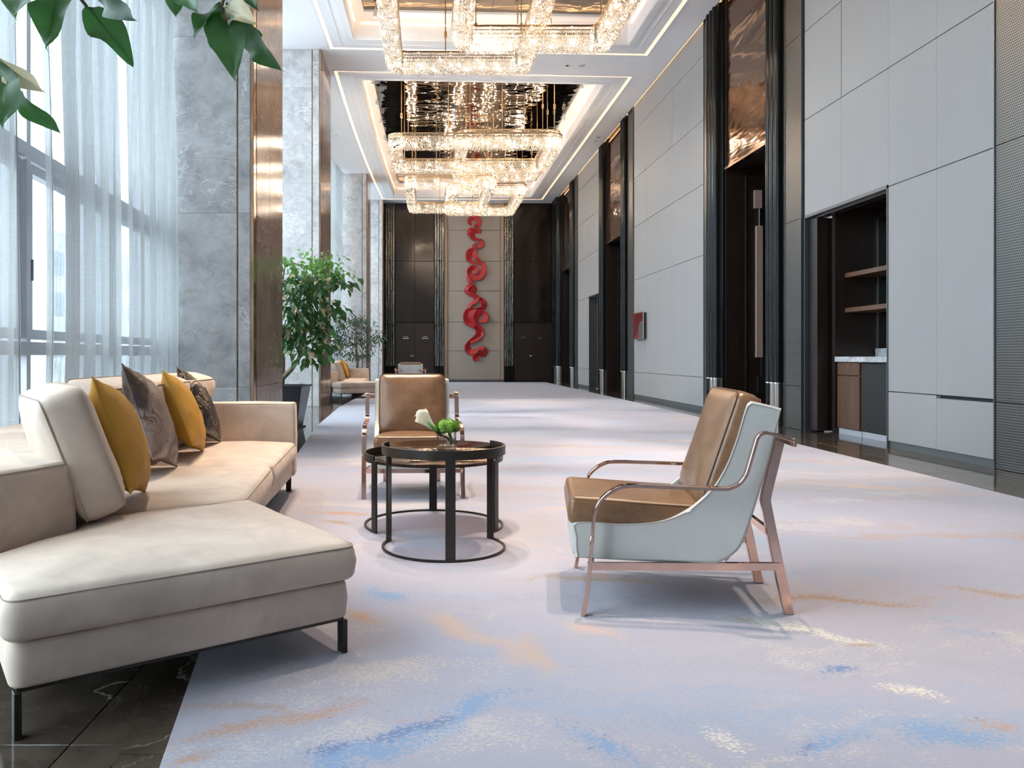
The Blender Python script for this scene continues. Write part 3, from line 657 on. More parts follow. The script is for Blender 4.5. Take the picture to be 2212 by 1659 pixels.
# window side ------------------------------------------------------------
wl_ = struct('wall_left', None)
by = [.15+1.87*k for k in range(-2, 19)]; by = [b+.2-.0 for b in by]
by = [5.84+1.9*k for k in range(-5, 15)]
heads = MB()
for k, (a, b) in enumerate(zip(by, by[1:])):
    wd = struct('window_%d' % (k+1))
    xa, xb = wx(a), wx(b); dv = Vector((xb-xa, b-a, 0)); L = dv.length; Mx = Matrix.Translation((xa, a, 0)) @ Matrix.Rotation(math.atan2(dv.y, dv.x)-PI/2, 4, 'Z')
    def wbx(nm, x0, x1, y0, y1, z0, z1, mt='alu', p=wd): return obj(nm, MB().box(x0, x1, y0, y1, z0, z1, Mx), M[mt], p)
    wbx('mullion', -.03, .05, -.035, .035, FL, 8.0); wbx('fin', -.40, -.03, -.02, .02, FL, 8.2)
    wbx('sill_rail', -.04, .04, .035, L-.035, FL, .10); wbx('lower_rail', -.05, .05, .035, L-.035, 1.06, 1.16); wbx('transom', -.05, .05, .035, L-.035, 2.53, 2.63)
    wbx('transom', -.05, .05, .035, L-.035, 5.1, 5.2)
    wbx('head_rail', -.05, .05, .035, L-.035, 7.5, 8.0)
    for z0, z1 in ((.10, 1.06), (2.63, 5.1), (5.2, 7.5)): wbx('pane', -.008, 0, .035, L-.035, z0, z1, 'glass')
    # opening sash in the middle band
    if True:
        s = MB(); w2 = .075
        q0, q1, z0, z1 = .06, L-.06, 1.18, 2.51
        s.box(-.06, .02, q0, q0+w2, z0, z1, Mx); s.box(-.06, .02, q1-w2, q1, z0, z1, Mx); s.box(-.06, .02, q0+w2, q1-w2, z0, z0+w2, Mx); s.box(-.06, .02, q0+w2, q1-w2, z1-w2, z1, Mx)
        sh = obj('sash', s, M['alu'], wd); obj('sash_pane', MB().box(-.03, -.022, q0+w2, q1-w2, z0+w2, z1-w2, Mx), M['glass'], sh)
        obj('sash_handle', MB().box(.02, .045, q0+.02, q0+.04, 1.62, 1.78, Mx), M['flute_base'], sh)
# columns ------------------------------------------------------------------
def column(y0, y1, label, xf=None):
    x = xf if xf is not None else arcx(y0); xw = wx(y0)+.02; x2 = x+(arcx(y1)-arcx(y0))*.5
    c = thing('marble_column', label, 'column', (x-.6, (y0+y1)/2, FL), group='marble columns along the window side')
    o = Vector((x-.6, (y0+y1)/2, FL))
    def bx(nm, x0, x1, a, b, z0, z1, mt): 
        return obj(nm, MB().box(x0-o.x, x1-o.x, a-o.y, b-o.y, z0-o.z, z1-o.z), M[mt], c, bevel=.003, seg=1)
    bx('core', xw+.02, x-.03, y0+.03, y1-.02, FL, CZ+.1, 'joint')
    zz = [FL, .67, 2.69, 4.71, 6.73, CZ]
    zz = [FL, .70, 2.69, 4.71, 6.73, CZ]
    for z0, z1 in zip(zz, zz[1:]):
        bx('slab', xw+.02, x-1.10, y0+.02, y0+.05, z0+.001, z1-.001, 'marble')      # return next to the window
        bx('slab', x-1.098, x-.20, y0, y0+.03, z0+.001, z1-.001, 'marble')
        bx('slab', x-.178, x-.045, y0-.012, y0+.03, z0+.001, z1-.001, 'marble')
        for a, b in ((y0+.13, (y0+y1)/2), ((y0+y1)/2+.002, y1)): bx('polished_slab', x-.03, x, a, b, z0+.001, z1-.001, 'marble_polished')
        bx('rear_slab', xw+.1, x-.03, y1-.02, y1, z0+.001, z1-.001, 'marble')
    bx('bronze_groove', x-.2, x-.178, y0+.012, y0+.03, FL, CZ, 'bronze_dark')
    bx('bronze_corner', x-.045, x-.004, y0-.004, y0+.128, FL, CZ, 'bronze')
    return c
column(-1.6, .1, 'grey marble column added unseen beside the camera to block window light', -1.28)  # added out of view to cut daylight on the near carpet
column(9.0, 10.75, 'nearest grey marble column with bronze corner trim behind the big sofa', -1.99)
column(16.62, 18.25, 'second grey marble column just beyond the large potted tree', -2.26)
column(27.9, 29.4, 'third grey marble column behind the smaller potted tree', -2.15)
column(32.6, 33.38, 'last grey marble column against the far wall', -1.86)
# outside
g_ = struct('outside_ground', MB().box(-90, -4.0, -60, 90, -.4, -.15), M['ext_ground'])
eb = thing('office_building', 'pale overexposed office building seen through the lower window panes', 'building', (-34, 30, -.15))
obj('wall', MB().box(-5, 5, -28, 60, 0, 11), M['ext_wall'], eb)
for z in (1.2, 4.4, 7.6):
    for yy in range(-26, 58, 4): obj('window', MB().box(5, 5.05, yy, yy+2.6, z, z+1.8), M['ext_dark'], eb)
# ================================================================== CHANDELIERS
def rrect(x0, x1, y0, y1, r, step):
    """points along a rounded rectangle: (x, y, nx, ny) with outward normal"""
    out = []; r = min(r, (x1-x0)/2, (y1-y0)/2)
    def line(a, b, nx, ny):
        L = math.hypot(b[0]-a[0], b[1]-a[1]); n = max(1, int(L/step))
        for i in range(n): out.append((a[0]+(b[0]-a[0])*i/n, a[1]+(b[1]-a[1])*i/n, nx, ny))
    def arc(cx, cy, a0):
        n = max(3, int(r*PI/2/step))
        for i in range(n):
            t = a0+PI/2*i/n; out.append((cx+r*math.cos(t), cy+r*math.sin(t), math.cos(t), math.sin(t)))
    line((x0+r, y0), (x1-r, y0), 0, -1); arc(x1-r, y0+r, -PI/2); line((x1, y0+r), (x1, y1-r), 1, 0); arc(x1-r, y1-r, 0)
    line((x1-r, y1), (x0+r, y1), 0, 1); arc(x0+r, y1-r, PI/2); line((x0, y1-r), (x0, y0+r), -1, 0); arc(x0+r, y0+r, PI)
    return out
OCT_F = np.array([(0, 1, 2), (0, 2, 3), (0, 3, 4), (0, 4, 1), (5, 2, 1), (5, 3, 2), (5, 4, 3), (5, 1, 4)])
bulb_me = None
CW, CH = .34, .315
def chandelier(label, x0, x1, y0, y1, ztop, step=.033, nrow=26):
    cx, cy = (x0+x1)/2, (y0+y1)/2
    t = thing('crystal_chandelier', label, 'chandelier', (cx, cy, ztop), group='crystal ring chandeliers')
    rng = np.random.default_rng(int(abs(x0*100+y0*10)))
    pts = rrect(x0+.02-cx, x1-.02-cx, y0+.02-cy, y1-.02-cy, .34, step)
    # U-shaped section: across (inwards) and down
    sec = []
    rr = .14; W = CW-.04
    L1 = CH-rr; tot = 2*L1+2*rr*PI/2+(W-2*rr)
    for i in range(nrow):
        s = (i+.5)/nrow*tot
        if s < L1: sec.append((0, -s))
        elif s < L1+rr*PI/2: a = (s-L1)/rr; sec.append((rr-rr*math.cos(a), -L1-rr*math.sin(a)))
        elif s < L1+rr*PI/2+W-2*rr: sec.append((rr+s-L1-rr*PI/2, -CH))
        elif s < tot-L1: a = (s-(L1+rr*PI/2+W-2*rr))/rr; sec.append((W-rr+rr*math.sin(a), -L1-rr*math.cos(a)))
        else: sec.append((W, -(tot-s)))
    sec = np.array(sec); p = np.array(pts)
    N = len(p); K = len(sec)
    base = np.zeros((N, K, 3))
    base[:, :, 0] = p[:, None, 0]-p[:, None, 2]*sec[None, :, 0]; base[:, :, 1] = p[:, None, 1]-p[:, None, 3]*sec[None, :, 0]; base[:, :, 2] = sec[None, :, 1]
    # pendant spikes below the bottom
    low = sec[:, 1] < -CH+.05
    base[:, low, 2] -= rng.random((N, low.sum()))*.06
    c = base.reshape(-1, 3)+rng.normal(0, .004, (N*K, 3)); n = len(c)
    r = .0115+rng.random(n)*.004; h = .017+rng.random(n)*.010; ang = rng.random(n)*PI
    V = np.zeros((n, 6, 3)); V[:, 0] = c; V[:, 0, 2] += h; V[:, 5] = c; V[:, 5, 2] -= h
    for k in range(4):
        V[:, k+1] = c; V[:, k+1, 0] += r*np.cos(ang+k*PI/2); V[:, k+1, 1] += r*np.sin(ang+k*PI/2)
    Fc = (OCT_F[None]+(np.arange(n)*6)[:, None, None]).reshape(-1)
    me = bpy.data.meshes.new('crystals'); me.vertices.add(n*6); me.vertices.foreach_set('co', V.reshape(-1))
    nf = n*8; me.loops.add(nf*3); me.loops.foreach_set('vertex_index', Fc.astype(np.int32)); me.polygons.add(nf)
    me.polygons.foreach_set('loop_start', np.arange(nf, dtype=np.int32)*3); me.polygons.foreach_set('loop_total', np.full(nf, 3, dtype=np.int32)); me.update(calc_edges=True)
    o = obj('crystals', me, M['crystal'], t); o['kind'] = 'stuff'
    # frame: two rails and thin top plate
    fr = MB()
    for inset in (.01, CW-.01):
        q = rrect(x0+inset-cx, x1-inset-cx, y0+inset-cy, y1-inset-cy, .33-inset*.5 if inset < .1 else .10, .12)
        fr.bar([(a, b, .012) for a, b, _, _ in q], .03, .022, (0, 0, 1), closed=True)
        fr.bar([(a, b, -.055) for a, b, _, _ in q], .012, .012, (0, 0, 1), closed=True)
    for a, b, nx_, ny_ in rrect(x0-cx, x1-cx, y0-cy, y1-cy, .34, .5):
        fr.bar([(a-nx_*.02, b-ny_*.02, .01), (a-nx_*(CW-.02), b-ny_*(CW-.02), .01)], .02, .012, (0, 0, 1))
    obj('frame', fr, M['gold'], t)
    # bulbs
    global bulb_me
    if bulb_me is None:
        bm = bmesh.new(); bmesh.ops.create_icosphere(bm, subdivisions=1, radius=.019); bulb_me = bpy.data.meshes.new('bulb'); bm.to_mesh(bulb_me); bm.free(); bulb_me.materials.append(M['bulb'])
    q = rrect(x0+.06-cx, x1-.06-cx, y0+.06-cy, y1-.06-cy, .28, .30); q2 = rrect(x0+CW-.07-cx, x1-CW+.07-cx, y0+CW-.07-cy, y1-CW+.07-cy, .1, .31)
    for i, (a, b, _, _) in enumerate(q+q2):
        bo = bpy.data.objects.new('bulb', bulb_me); COL.objects.link(bo); bo.parent = t; bo.location = (a, b, -.13-.10*(i % 2))
    # suspension rods to the mirror ceiling, with gold couplers
    zc = MZ+.05-ztop
    for fx_, fy_ in ((.06, .04), (.10, .04), (.34, .04), (.66, .04), (.90, .04), (.97, .04), (.06, .97), (.4, .97), (.62, .97), (.95, .97)):
        a = x0+.1+(x1-x0-.2)*fx_-cx; b = y0+.1+(y1-y0-.2)*fy_-cy
        rd = obj('suspension_rod', MB().tube([(a, b, .02), (a, b, zc)], .011, 6), M['gold'], t)
        obj('coupler', MB().lathe([(.03, 0), (.03, .11)], 10, (a, b, zc*(.45 if fx_ > .5 else .3))), M['gold'], rd)
    return t
LO, HI = 6.55, 6.95
chandelier('wide crystal ring chandelier, nearest and lower one of the second ceiling recess', -1.016, 3.37, 19.4, 22.3, LO)
chandelier('crystal ring chandelier hung higher and crossing behind the wide one in the second recess', .75, 3.50, 20.5, 25.15, HI)
chandelier('crystal ring chandelier, lower left one at the far end of the hall', -.75, 2.12, 24.0, 28.4, LO)
chandelier('crystal ring chandelier, farthest and highest at the far right', .60, 3.42, 26.9, 31.15, HI)
chandelier('crystal ring chandelier of the first recess, right one cut by the top edge', .385, 3.13, 8.8, 13.45, LO, .03, 26)
chandelier('crystal ring chandelier of the first recess, left one dipping lowest over the white ceiling band', -.84, 2.05, 10.9, 15.6, HI, .03, 26)
# downlights, spots, added fill lamps ----------------------------------------------------------
def downlight(x, y, label, r=.065, grp='ceiling downlights'):
    t = thing('downlight', label, 'light', (x, y, CZ), group=grp)
    obj('trim_ring', MB().lathe([(r*.8, -.006), (r*1.15, -.006), (r*1.2, 0), (r*.8, 0)], 20), M['white_paint'], t, smooth='auto')
    obj('reflector', MB().lathe([(r*.82, -.0045), (r*.80, -.008), (r*.45, -.0025), (r*.44, -.0075), (.001, -.0075)], 20), M['chrome'], t, smooth='auto')
downlight(3.10, 17.54, 'chrome downlight, left of the pair between the two ceiling recesses', .08); downlight(3.43, 17.54, 'chrome downlight, right of the pair between the two ceiling recesses', .08)
downlight(5.04, 23.3, 'white downlight near the right wall, nearer of its pair', .06); downlight(5.04, 23.75, 'white downlight near the right wall, farther of its pair', .06)
for x, sx_ in ((4.98, 'left'), (5.2, 'right')):
    for y, sy_ in ((31.4, 'nearer'), (31.9, 'farther')): downlight(x, y, 'tiny downlight at the far right ceiling corner, %s %s one of four' % (sy_, sx_), .05, 'four tiny downlights at the far right corner')
downlight(-2.75, 22.5, 'small white downlight over the window side, nearer of its pair', .055); downlight(-2.70, 23.1, 'small white downlight over the window side, farther of its pair', .055)
def spot(x, y, tilt, label):
    t = thing('track_spotlight', label, 'spotlight', (x, y, MZ+.04), group='track spotlights round the mirror ceiling')
    obj('stem', MB().tube([(0, 0, 0), (0, 0, -.07)], .01, 6), M['white_paint'], t)
    R_ = Matrix.Translation((0, 0, -.07)) @ Matrix.Rotation(tilt, 4, 'Y')
    mb = MB().lathe([(.036, 0), (.04, -.02), (.04, -.16), (.03, -.16), (.028, -.14)], 14); mb.v = [tuple(R_ @ Vector(v)) for v in mb.v]
    obj('housing', mb, M['white_paint'], t, smooth='auto')
    mb = MB().lathe([(.0268, -.15), (.02, -.152)], 12); mb.v = [tuple(R_ @ Vector(v)) for v in mb.v]; obj('lens', mb, emit('spot_lens', (1, .8, .6), 6) if 'spot_lens' not in bpy.data.materials else bpy.data.materials['spot_lens'], t)
def lamp(x, y, e, ang=38, bl=.6, z=CZ-.03, col=(1, .82, .64), tx=None, ty=None):
    l = bpy.data.lights.new('downlight_and_fill_lamp', 'SPOT'); l.energy = e*.42; l.spot_size = math.radians(ang); l.spot_blend = bl; l.color = col; l.shadow_soft_size = .06
    o = bpy.data.objects.new('downlight_and_fill_lamp', l); COL.objects.link(o); o.location = (x, y, z)
    if tx is not None: o.rotation_euler = (Vector((x, y, z))-Vector((tx, ty, 0))).to_track_quat('Z', 'Y').to_euler()
for x, y, tx, ty, e in ((-1.2, 4.9, -1.25, 4.6, 520), (-.9, 6.3, -.6, 5.7, 700), (1.1, 3.9, 1.3, 3.7, 700), (2.2, 4.4, 2.1, 4.1, 800), (3.2, 6.6, 3.2, 6.6, 800), (-.1, 7.4, -.1, 6.2, 1100), (1.0, 9.4, 1.0, 8.2, 1900), (3.4, 9.0, 3.3, 8.6, 1300), (1.0, 13.4, 1.0, 12.4, 1800), (3.3, 13.2, 3.3, 13.2, 1300), (-1.7, 8.2, -1.5, 6.2, 380), (-1.2, 22.2, -1.3, 21.5, 1400), (1.2, 17.5, 1.2, 17.5, 900), (3.3, 17.54, 3.3, 17.5, 900)): lamp(x, y, e, tx=tx, ty=ty)  # near spots make the warm pools; mid-hall ones are added to brighten carpet
nm = ['first', 'second', 'third', 'fourth', 'fifth', 'sixth', 'seventh', 'eighth']
for i, y in enumerate((19.6, 21.2, 22.9, 24.7, 26.5, 28.6, 30.4)):
    spot(-1.36-.09*4*((y-18.45)/13.45)*(1-(y-18.45)/13.45)+.2*((y-18.45)/13.45), y, .15, 'white track spotlight at the left mirror edge, %s from the near end' % nm[i])
for i, y in enumerate((19.9, 22.6, 25.5, 31.4)): spot(3.88, y, -.15, 'white track spotlight at the right mirror edge, %s from the near end' % nm[i])
spot(-1.05, 15.7, .1, 'white track spotlight at the far left corner of the first recess')

# ================================================================== WALL ART
def catmull(pts, n=8):
    P_ = [Vector(p) for p in pts]; out = []
    for i in range(len(P_)-1):
        a = P_[max(i-1, 0)]; b = P_[i]; c = P_[i+1]; d = P_[min(i+2, len(P_)-1)]
        for k in range(n):
            t = k/n; out.append(.5*((2*b)+(c-a)*t+(2*a-5*b+4*c-d)*t*t+(3*b-a-3*c+d)*t**3))
    out.append(P_[-1]); return out
art = thing('ribbon_wall_sculpture', 'tall red lacquered ribbon sculpture of curling scrolls on the beige far wall', 'sculpture', (fx(1027), YF-.06, fz(625)))
ao = Vector((fx(1027), YF-.06, fz(625)))
def ribbon(pts, z, w0, depth=.10, flip=1):
    sc_, ox, oy = (9.76, 980, 450) if z == 3 else (8.73, 980, 610)
    w3 = [(fx(ox+x/sc_), fz(oy+y/sc_), wd/sc_*YF/F) for x, y, wd in pts]
    q = catmull(w3, 7); m_ = len(q); mb = MB(); rows_ = []
    for i, p in enumerate(q):
        t = (q[min(i+1, m_-1)]-q[max(i-1, 0)]); t = Vector((t.x, 0, t.y)).normalized(); nrm = Vector((-t.z, 0, t.x))
        row = []; wd = max(p.z, .01)*.58
        ph = .045*math.sin(i*.35)
        for k in range(7):
            u = -1+2*k/6; y = -depth*(.35+.65*((u*flip+1)/2)**1.6)-.02+ph*.4
            row.append(Vector((p.x, 0, p.y))+nrm*(u*wd)+Vector((0, y+YF-.06, 0))-ao)
        rows_.append(row)
    mb.grid(rows_); o = obj('ribbon', mb, M['red'], art, smooth=True)
    s = o.modifiers.new('t', 'SOLIDIFY'); s.thickness = .025
R3 = [([(385, 370, 15), (335, 330, 60), (330, 260, 75), (400, 205, 100), (490, 220, 110), (520, 300, 110), (500, 370, 95), (430, 400, 50)], 1),
      ([(295, 575, 20), (310, 500, 55), (360, 450, 60), (425, 430, 20)], -1), ([(570, 500, 70), (480, 485, 85), (395, 530, 95), (390, 610, 95), (450, 665, 70), (560, 680, 20)], -1),
      ([(540, 670, 40), (575, 720, 95), (570, 800, 95), (500, 865, 30)], 1), ([(460, 735, 15), (430, 790, 60), (420, 860, 85)], 1),
      ([(430, 880, 60), (340, 920, 110), (310, 1010, 110), (330, 1100, 90), (430, 1160, 40), (575, 1200, 18)], -1),
      ([(450, 880, 70), (430, 970, 100), (480, 1070, 70), (560, 1140, 60), (620, 1220, 80), (625, 1330, 115), (570, 1440, 115), (460, 1480, 100), (350, 1420, 95), (325, 1330, 95), (380, 1260, 90), (460, 1270, 90), (480, 1340, 75), (430, 1400, 30)], 1),
      ([(280, 1420, 30), (300, 1500, 55), (350, 1560, 70), (370, 1610, 60), (340, 1660, 60)], 1)]
R4 = [([(330, 0, 60), (330, 50, 60), (265, 100, 60), (240, 170, 60), (300, 225, 55), (400, 265, 80), (430, 320, 90), (400, 375, 70), (320, 420, 55), (280, 490, 50)], 1),
      ([(345, 205, 25), (305, 140, 60), (345, 95, 60), (400, 120, 65), (395, 190, 45)], -1), ([(490, 305, 40), (540, 350, 80), (570, 430, 90), (540, 490, 70), (420, 510, 20)], -1),
      ([(400, 505, 20), (280, 540, 90), (235, 640, 100), (250, 740, 90), (320, 810, 50), (410, 840, 60), (470, 910, 95), (450, 1000, 90), (370, 1070, 60), (290, 1140, 60), (260, 1220, 95), (300, 1300, 110), (380, 1310, 90), (450, 1260, 50), (520, 1240, 60), (580, 1280, 90), (560, 1350, 95), (480, 1360, 50), (400, 1375, 20)], -1),
      ([(430, 515, 30), (340, 580, 90), (330, 680, 95), (390, 780, 60), (500, 840, 40), (550, 920, 40), (520, 1020, 50), (430, 1090, 50), (310, 1140, 40)], 1),
      ([(440, 790, 60), (400, 700, 100), (440, 600, 115), (530, 570, 80), (600, 620, 85), (590, 710, 90), (490, 745, 45)], 1), ([(460, 1390, 15), (400, 1400, 60), (400, 1440, 80), (450, 1440, 60), (480, 1420, 20)], -1)]
for p, f in R3: ribbon(p, 3, 0, .11, f)
for p, f in R4: ribbon(p, 4, 0, .11, f)

# ================================================================== CURTAINS
def curtain(label, y0, y1, amp=.06, per=.32, off_=.30, seed=1, dens=1):
    t = thing('sheer_curtain', label, 'curtain', (wx((y0+y1)/2)+off_, (y0+y1)/2, FL), group='sheer window curtains'); o = t.location
    rnd = random.Random(seed); n = int((y1-y0)/.03); cols = []
    ph = [rnd.random()*6 for _ in range(3)]
    def X(yy, z):
        k = 1+.012*math.sin(z*.5+ph[0]); a = amp*(1+.4*math.sin(yy*1.7+ph[1]))
        return wx(yy)+off_+a*math.sin(2*PI*yy/per*k*.9+ph[2]+.25*math.sin(z*.35+yy))+.3*a*math.sin(2*PI*yy/(per*.37)+ph[1])
    zs = [FL+.02]+[.35*i for i in range(1, 22)]+[7.45]
    rows_ = []
    for z in zs:
        rows_.append([(X(y0+(y1-y0)*i/n, z)-o.x, y0+(y1-y0)*i/n-o.y+.02*math.sin(z+i*.01), z-o.z) for i in range(n+1)])
    mb = MB().grid(rows_); obj('cloth', mb, M['sheer'], t, smooth=True)
    obj('track', MB().box(-.05, .05, y0-o.y-.05, y1-o.y+.05, 7.45, 7.49), M['white_paint'], t)
    th = MB(); bd = MB()
    k = y0+.1
    while k < y1:
        pts = [(X(k, z)+.01-o.x, k-o.y, z-o.z) for z in zs]; th.tube(pts, .0016, 4)
        z = .3+rnd.random()*.8
        while z < 7:
            bd.lathe([(.0005, -.009), (.008, -.004), (.008, .004), (.0005, .009)], 6, (X(k, z)+.014-o.x, k-o.y, z-o.z)); z += 1.1+rnd.random()*.5
        k += .28+rnd.random()*.15
    obj('vertical_thread', th, M['white_paint'], t); b = obj('bead', bd, M['chrome'], t); b['kind'] = 'stuff'
    e = MB()
    for yy in (y0, y1): e.tube([(X(yy, z)-o.x, yy-o.y, z-o.z) for z in zs], .004, 5)
    obj('hem', e, M['sheer'], t)
curtain('near white sheer curtain at the left picture edge, left of the bare window strip', 3.9, 5.15, seed=3)
curtain('white sheer curtain between the bare window strip and the nearest marble column', 5.66, 8.95, seed=5)
curtain('far sheer curtain glowing between the second and third marble columns', 18.5, 27.6, seed=8)
# ================================================================== SOFAS
def round_poly(poly, r, n=6):
    a = sum(poly[i][0]*poly[(i+1) % len(poly)][1]-poly[(i+1) % len(poly)][0]*poly[i][1] for i in range(len(poly)))
    if a < 0: poly = poly[::-1]
    out = []; m_ = len(poly)
    for i in range(m_):
        p0 = Vector(poly[i-1]); p = Vector(poly[i]); p1 = Vector(poly[(i+1) % m_])
        d0 = (p0-p).normalized(); d1 = (p1-p).normalized(); ang = d0.angle(d1); rr = min(r, (p0-p).length*.4, (p1-p).length*.4)
        a_, b_ = p+d0*rr, p+d1*rr
        for k in range(n+1):
            t = k/n; out.append((a_*(1-t)**2+p*2*t*(1-t)+b_*t*t))
        # subdivide the following edge
        nx_ = p1; L = (p1-p).length
        q0 = b_; q1 = p1+(p-p1).normalized()*min(r, L*.4, (Vector(poly[(i+2) % m_])-p1).length*.4)
        s = int((q1-q0).length/.12)
        for k in range(1, s): out.append(q0+(q1-q0)*k/s)
    return out
def nrm2(pts):
    n = len(pts); out = []
    for i in range(n):
        t = (pts[(i+1) % n]-pts[i-1]); t = t.normalized() if t.length > 1e-9 else Vector((1, 0)); out.append(Vector((t.y, -t.x)))
    return out
def cushion(poly, z0, z1, r=.03, crown=.03, rc=.05, o=Vector((0, 0, 0)), wob=.004, rb=None):
    pts = round_poly(poly, rc); nn = nrm2(pts); n = len(pts); cen = sum(pts, Vector((0, 0)))/n
    if rb is None: rb = r*.7
    rings = []
    for k in range(5):
        a = PI/2*k/4; rings.append([(p-q*(rb*(1-math.sin(a))), z0+rb*(1-math.cos(a))) for p, q in zip(pts, nn)])
    rings.append([(p+q*.006, (z0+z1)/2) for p, q in zip(pts, nn)])
    for k in range(6):
        a = PI/2*k/5; rings.append([(p-q*(r*(1-math.cos(a))), z1-r+r*math.sin(a)) for p, q in zip(pts, nn)])
    vs = []
    for ri, R_ in enumerate(rings):
        for p, z in R_:
            w_ = wob*math.sin(p.x*9+z*11)*math.sin(p.y*8+1.3)*(1 if ri > 4 else 0); vs.append(Vector((p.x, p.y, z+w_))-o)
    m_ = len(rings); fs = [(i*n+k, i*n+(k+1) % n, (i+1)*n+(k+1) % n, (i+1)*n+k) for i in range(m_-1) for k in range(n)]
    vs.append(Vector((cen.x, cen.y, z0))-o); bi = len(vs)-1
    fs += [((k+1) % n, k, bi) for k in range(n)]
    ring = [p for p, z in rings[-1]]; A_ = np.array([(p.x, p.y) for p in ring]); B_ = np.roll(A_, -1, 0)
    def dist(x, y):
        d = B_-A_; t = np.clip(((x-A_[:, 0])*d[:, 0]+(y-A_[:, 1])*d[:, 1])/np.maximum((d**2).sum(1), 1e-12), 0, 1)
        return float(np.sqrt((A_[:, 0]+t*d[:, 0]-x)**2+(A_[:, 1]+t*d[:, 1]-y)**2).min())
    def inside(x, y):
        c_ = (A_[:, 1] > y) != (B_[:, 1] > y); xx = A_[:, 0]+(y-A_[:, 1])/np.where(B_[:, 1]-A_[:, 1] == 0, 1e-12, B_[:, 1]-A_[:, 1])*(B_[:, 0]-A_[:, 0]); return bool(((c_) & (x < xx)).sum() % 2)
    inner = []; st = .045; x_ = A_[:, 0].min()
    while x_ < A_[:, 0].max():
        y_ = A_[:, 1].min()
        while y_ < A_[:, 1].max():
            if inside(x_, y_) and dist(x_, y_) > .022: inner.append((x_, y_))
            y_ += st
        x_ += st
    from mathutils.geometry import delaunay_2d_cdt
    res = delaunay_2d_cdt([Vector(p) for p in A_]+[Vector(p) for p in inner], [(i, (i+1) % n) for i in range(n)], [], 1, 1e-6)
    base = len(vs)
    for p in res[0]:
        d_ = dist(p.x, p.y); w_ = wob*math.sin(p.x*9+z1*11)*math.sin(p.y*8+1.3)
        vs.append(Vector((p.x, p.y, z1+crown*(1-math.exp(-d_/.11))+w_))-o)
    fs += [tuple(base+i for i in f) for f in res[2]]
    mb = MB().add(vs, fs); mb.weld = True
    seam = MB(); seam.bar([Vector((p.x-q.x*r*.165, p.y-q.y*r*.165, z1-r*.42))-o for p, q in zip(pts, nn)], .0035, .0035, (0, 0, 1), closed=True)
    return mb, seam
SO = Vector((-.24, 2.78, 0))
def make_sofa(label):
    t = thing('sectional_sofa', label, 'sofa', SO, group='sectional sofas along the window side')
    A = (-.24, 2.78); B = (-1.15, 2.12); Cc = (-.815, 3.625); E = (-1.459, 3.156); P1 = (-1.336, 2.985); P2 = (-1.462, 2.56)
    def cu(nm, poly, z0, z1, mat='sofa', seam=True, **k):
        mb, sm = cushion(poly, z0, z1, o=SO, **k); c = obj(nm, mb, M[mat], t, smooth=True)
        if seam: obj('piping', sm, M['sofa_seam'], c)
        return c
    def inset(poly, d): 
        c = sum((Vector(p) for p in poly), Vector((0, 0)))/len(poly)
        return [tuple(Vector(p)+(c-Vector(p)).normalized()*d) for p in poly]
    cu('chaise_cushion', [A, Cc, E, P1, P2, B], .262, .400, r=.045, crown=.022, rc=.06)
    cu('seat_cushion', [(-.840, 3.652), (-.925, 4.695), (-1.97, 4.72), (-2.0, 3.96), (-1.480, 3.19)], .262, .400, r=.045, crown=.022)
    cu('seat_cushion', [(-.925, 4.705), (-1.01, 6.03), (-1.97, 6.05), (-1.97, 4.73)], .262, .400, r=.045, crown=.022)
    cu('chaise_base', inset([A, (-.85, 3.6), E, P1, P2, B], .035), .130, .258, r=.015, crown=0, seam=False)
    cu('seat_base', [(-.95, 3.6), (-1.04, 6.03), (-1.97, 6.05), (-2.0, 3.98), (-1.5, 3.2)], .130, .258, r=.015, crown=0, seam=False)
    cu('arm', [P1, (-2.0, 3.93), (-2.33, 3.80), (-1.50, 2.545)], .130, .66, r=.03, crown=.004, rc=.03)
    cu('backrest', [(-1.975, 3.90), (-1.975, 6.06), (-2.26, 6.25), (-2.33, 3.83)], .130, .67, r=.03, crown=.004, rc=.03)
    cu('far_arm', [(-1.025, 6.04), (-1.04, 6.235), (-2.26, 6.26), (-2.0, 6.05)], .130, .695, r=.025, crown=.003, rc=.025)
    # loose back cushions (belong to the sofa)
    for yy, l in ((4.32, .74), (5.05, .70), (5.72, .62)):
        mb = box_pillow(l, .50, .20, bulge=.05); bc = obj('back_cushion', mb[0], M['sofa'], t, smooth=True); obj('piping', mb[1], M['sofa_seam'], bc)
        bc.matrix_local = Matrix.Translation(Vector((-1.86, yy, .425))-SO) @ Matrix.Rotation(PI/2, 4, 'Z') @ Matrix.Rotation(math.radians(16), 4, 'X')
    # steel frame and legs
    f = MB(); f.prism([tuple(Vector(p)-SO.xy) for p in inset([A, (-.85, 3.6), E, P2, B], .06)], .117, .131); f.prism([tuple(Vector(p)-SO.xy) for p in [(-.98, 3.6), (-1.06, 6.0), (-2.2, 6.2), (-2.25, 3.9), (-1.5, 3.2)]], .117, .131)
    obj('frame', f, M['black_metal'], t)
    for i, (x, y, a) in enumerate(((-.305, 2.80, -54), (-1.145, 2.19, -54), (-1.085, 6.12, 3), (-2.15, 3.7, 0), (-2.15, 6.1, 0), (-1.0, 4.6, 0))):
        zb = FL if x < cl_left(y)-.12 else 0
        R_ = Matrix.Translation(Vector((x, y, 0))-SO) @ Matrix.Rotation(math.radians(a+54+36-0), 4, 'Z')
        mb = MB(); mb.box(-.010, .010, -.020, .020, zb, .118, R_); obj('leg', mb, M['black_metal'], t, bevel=.002, seg=1)
    return t
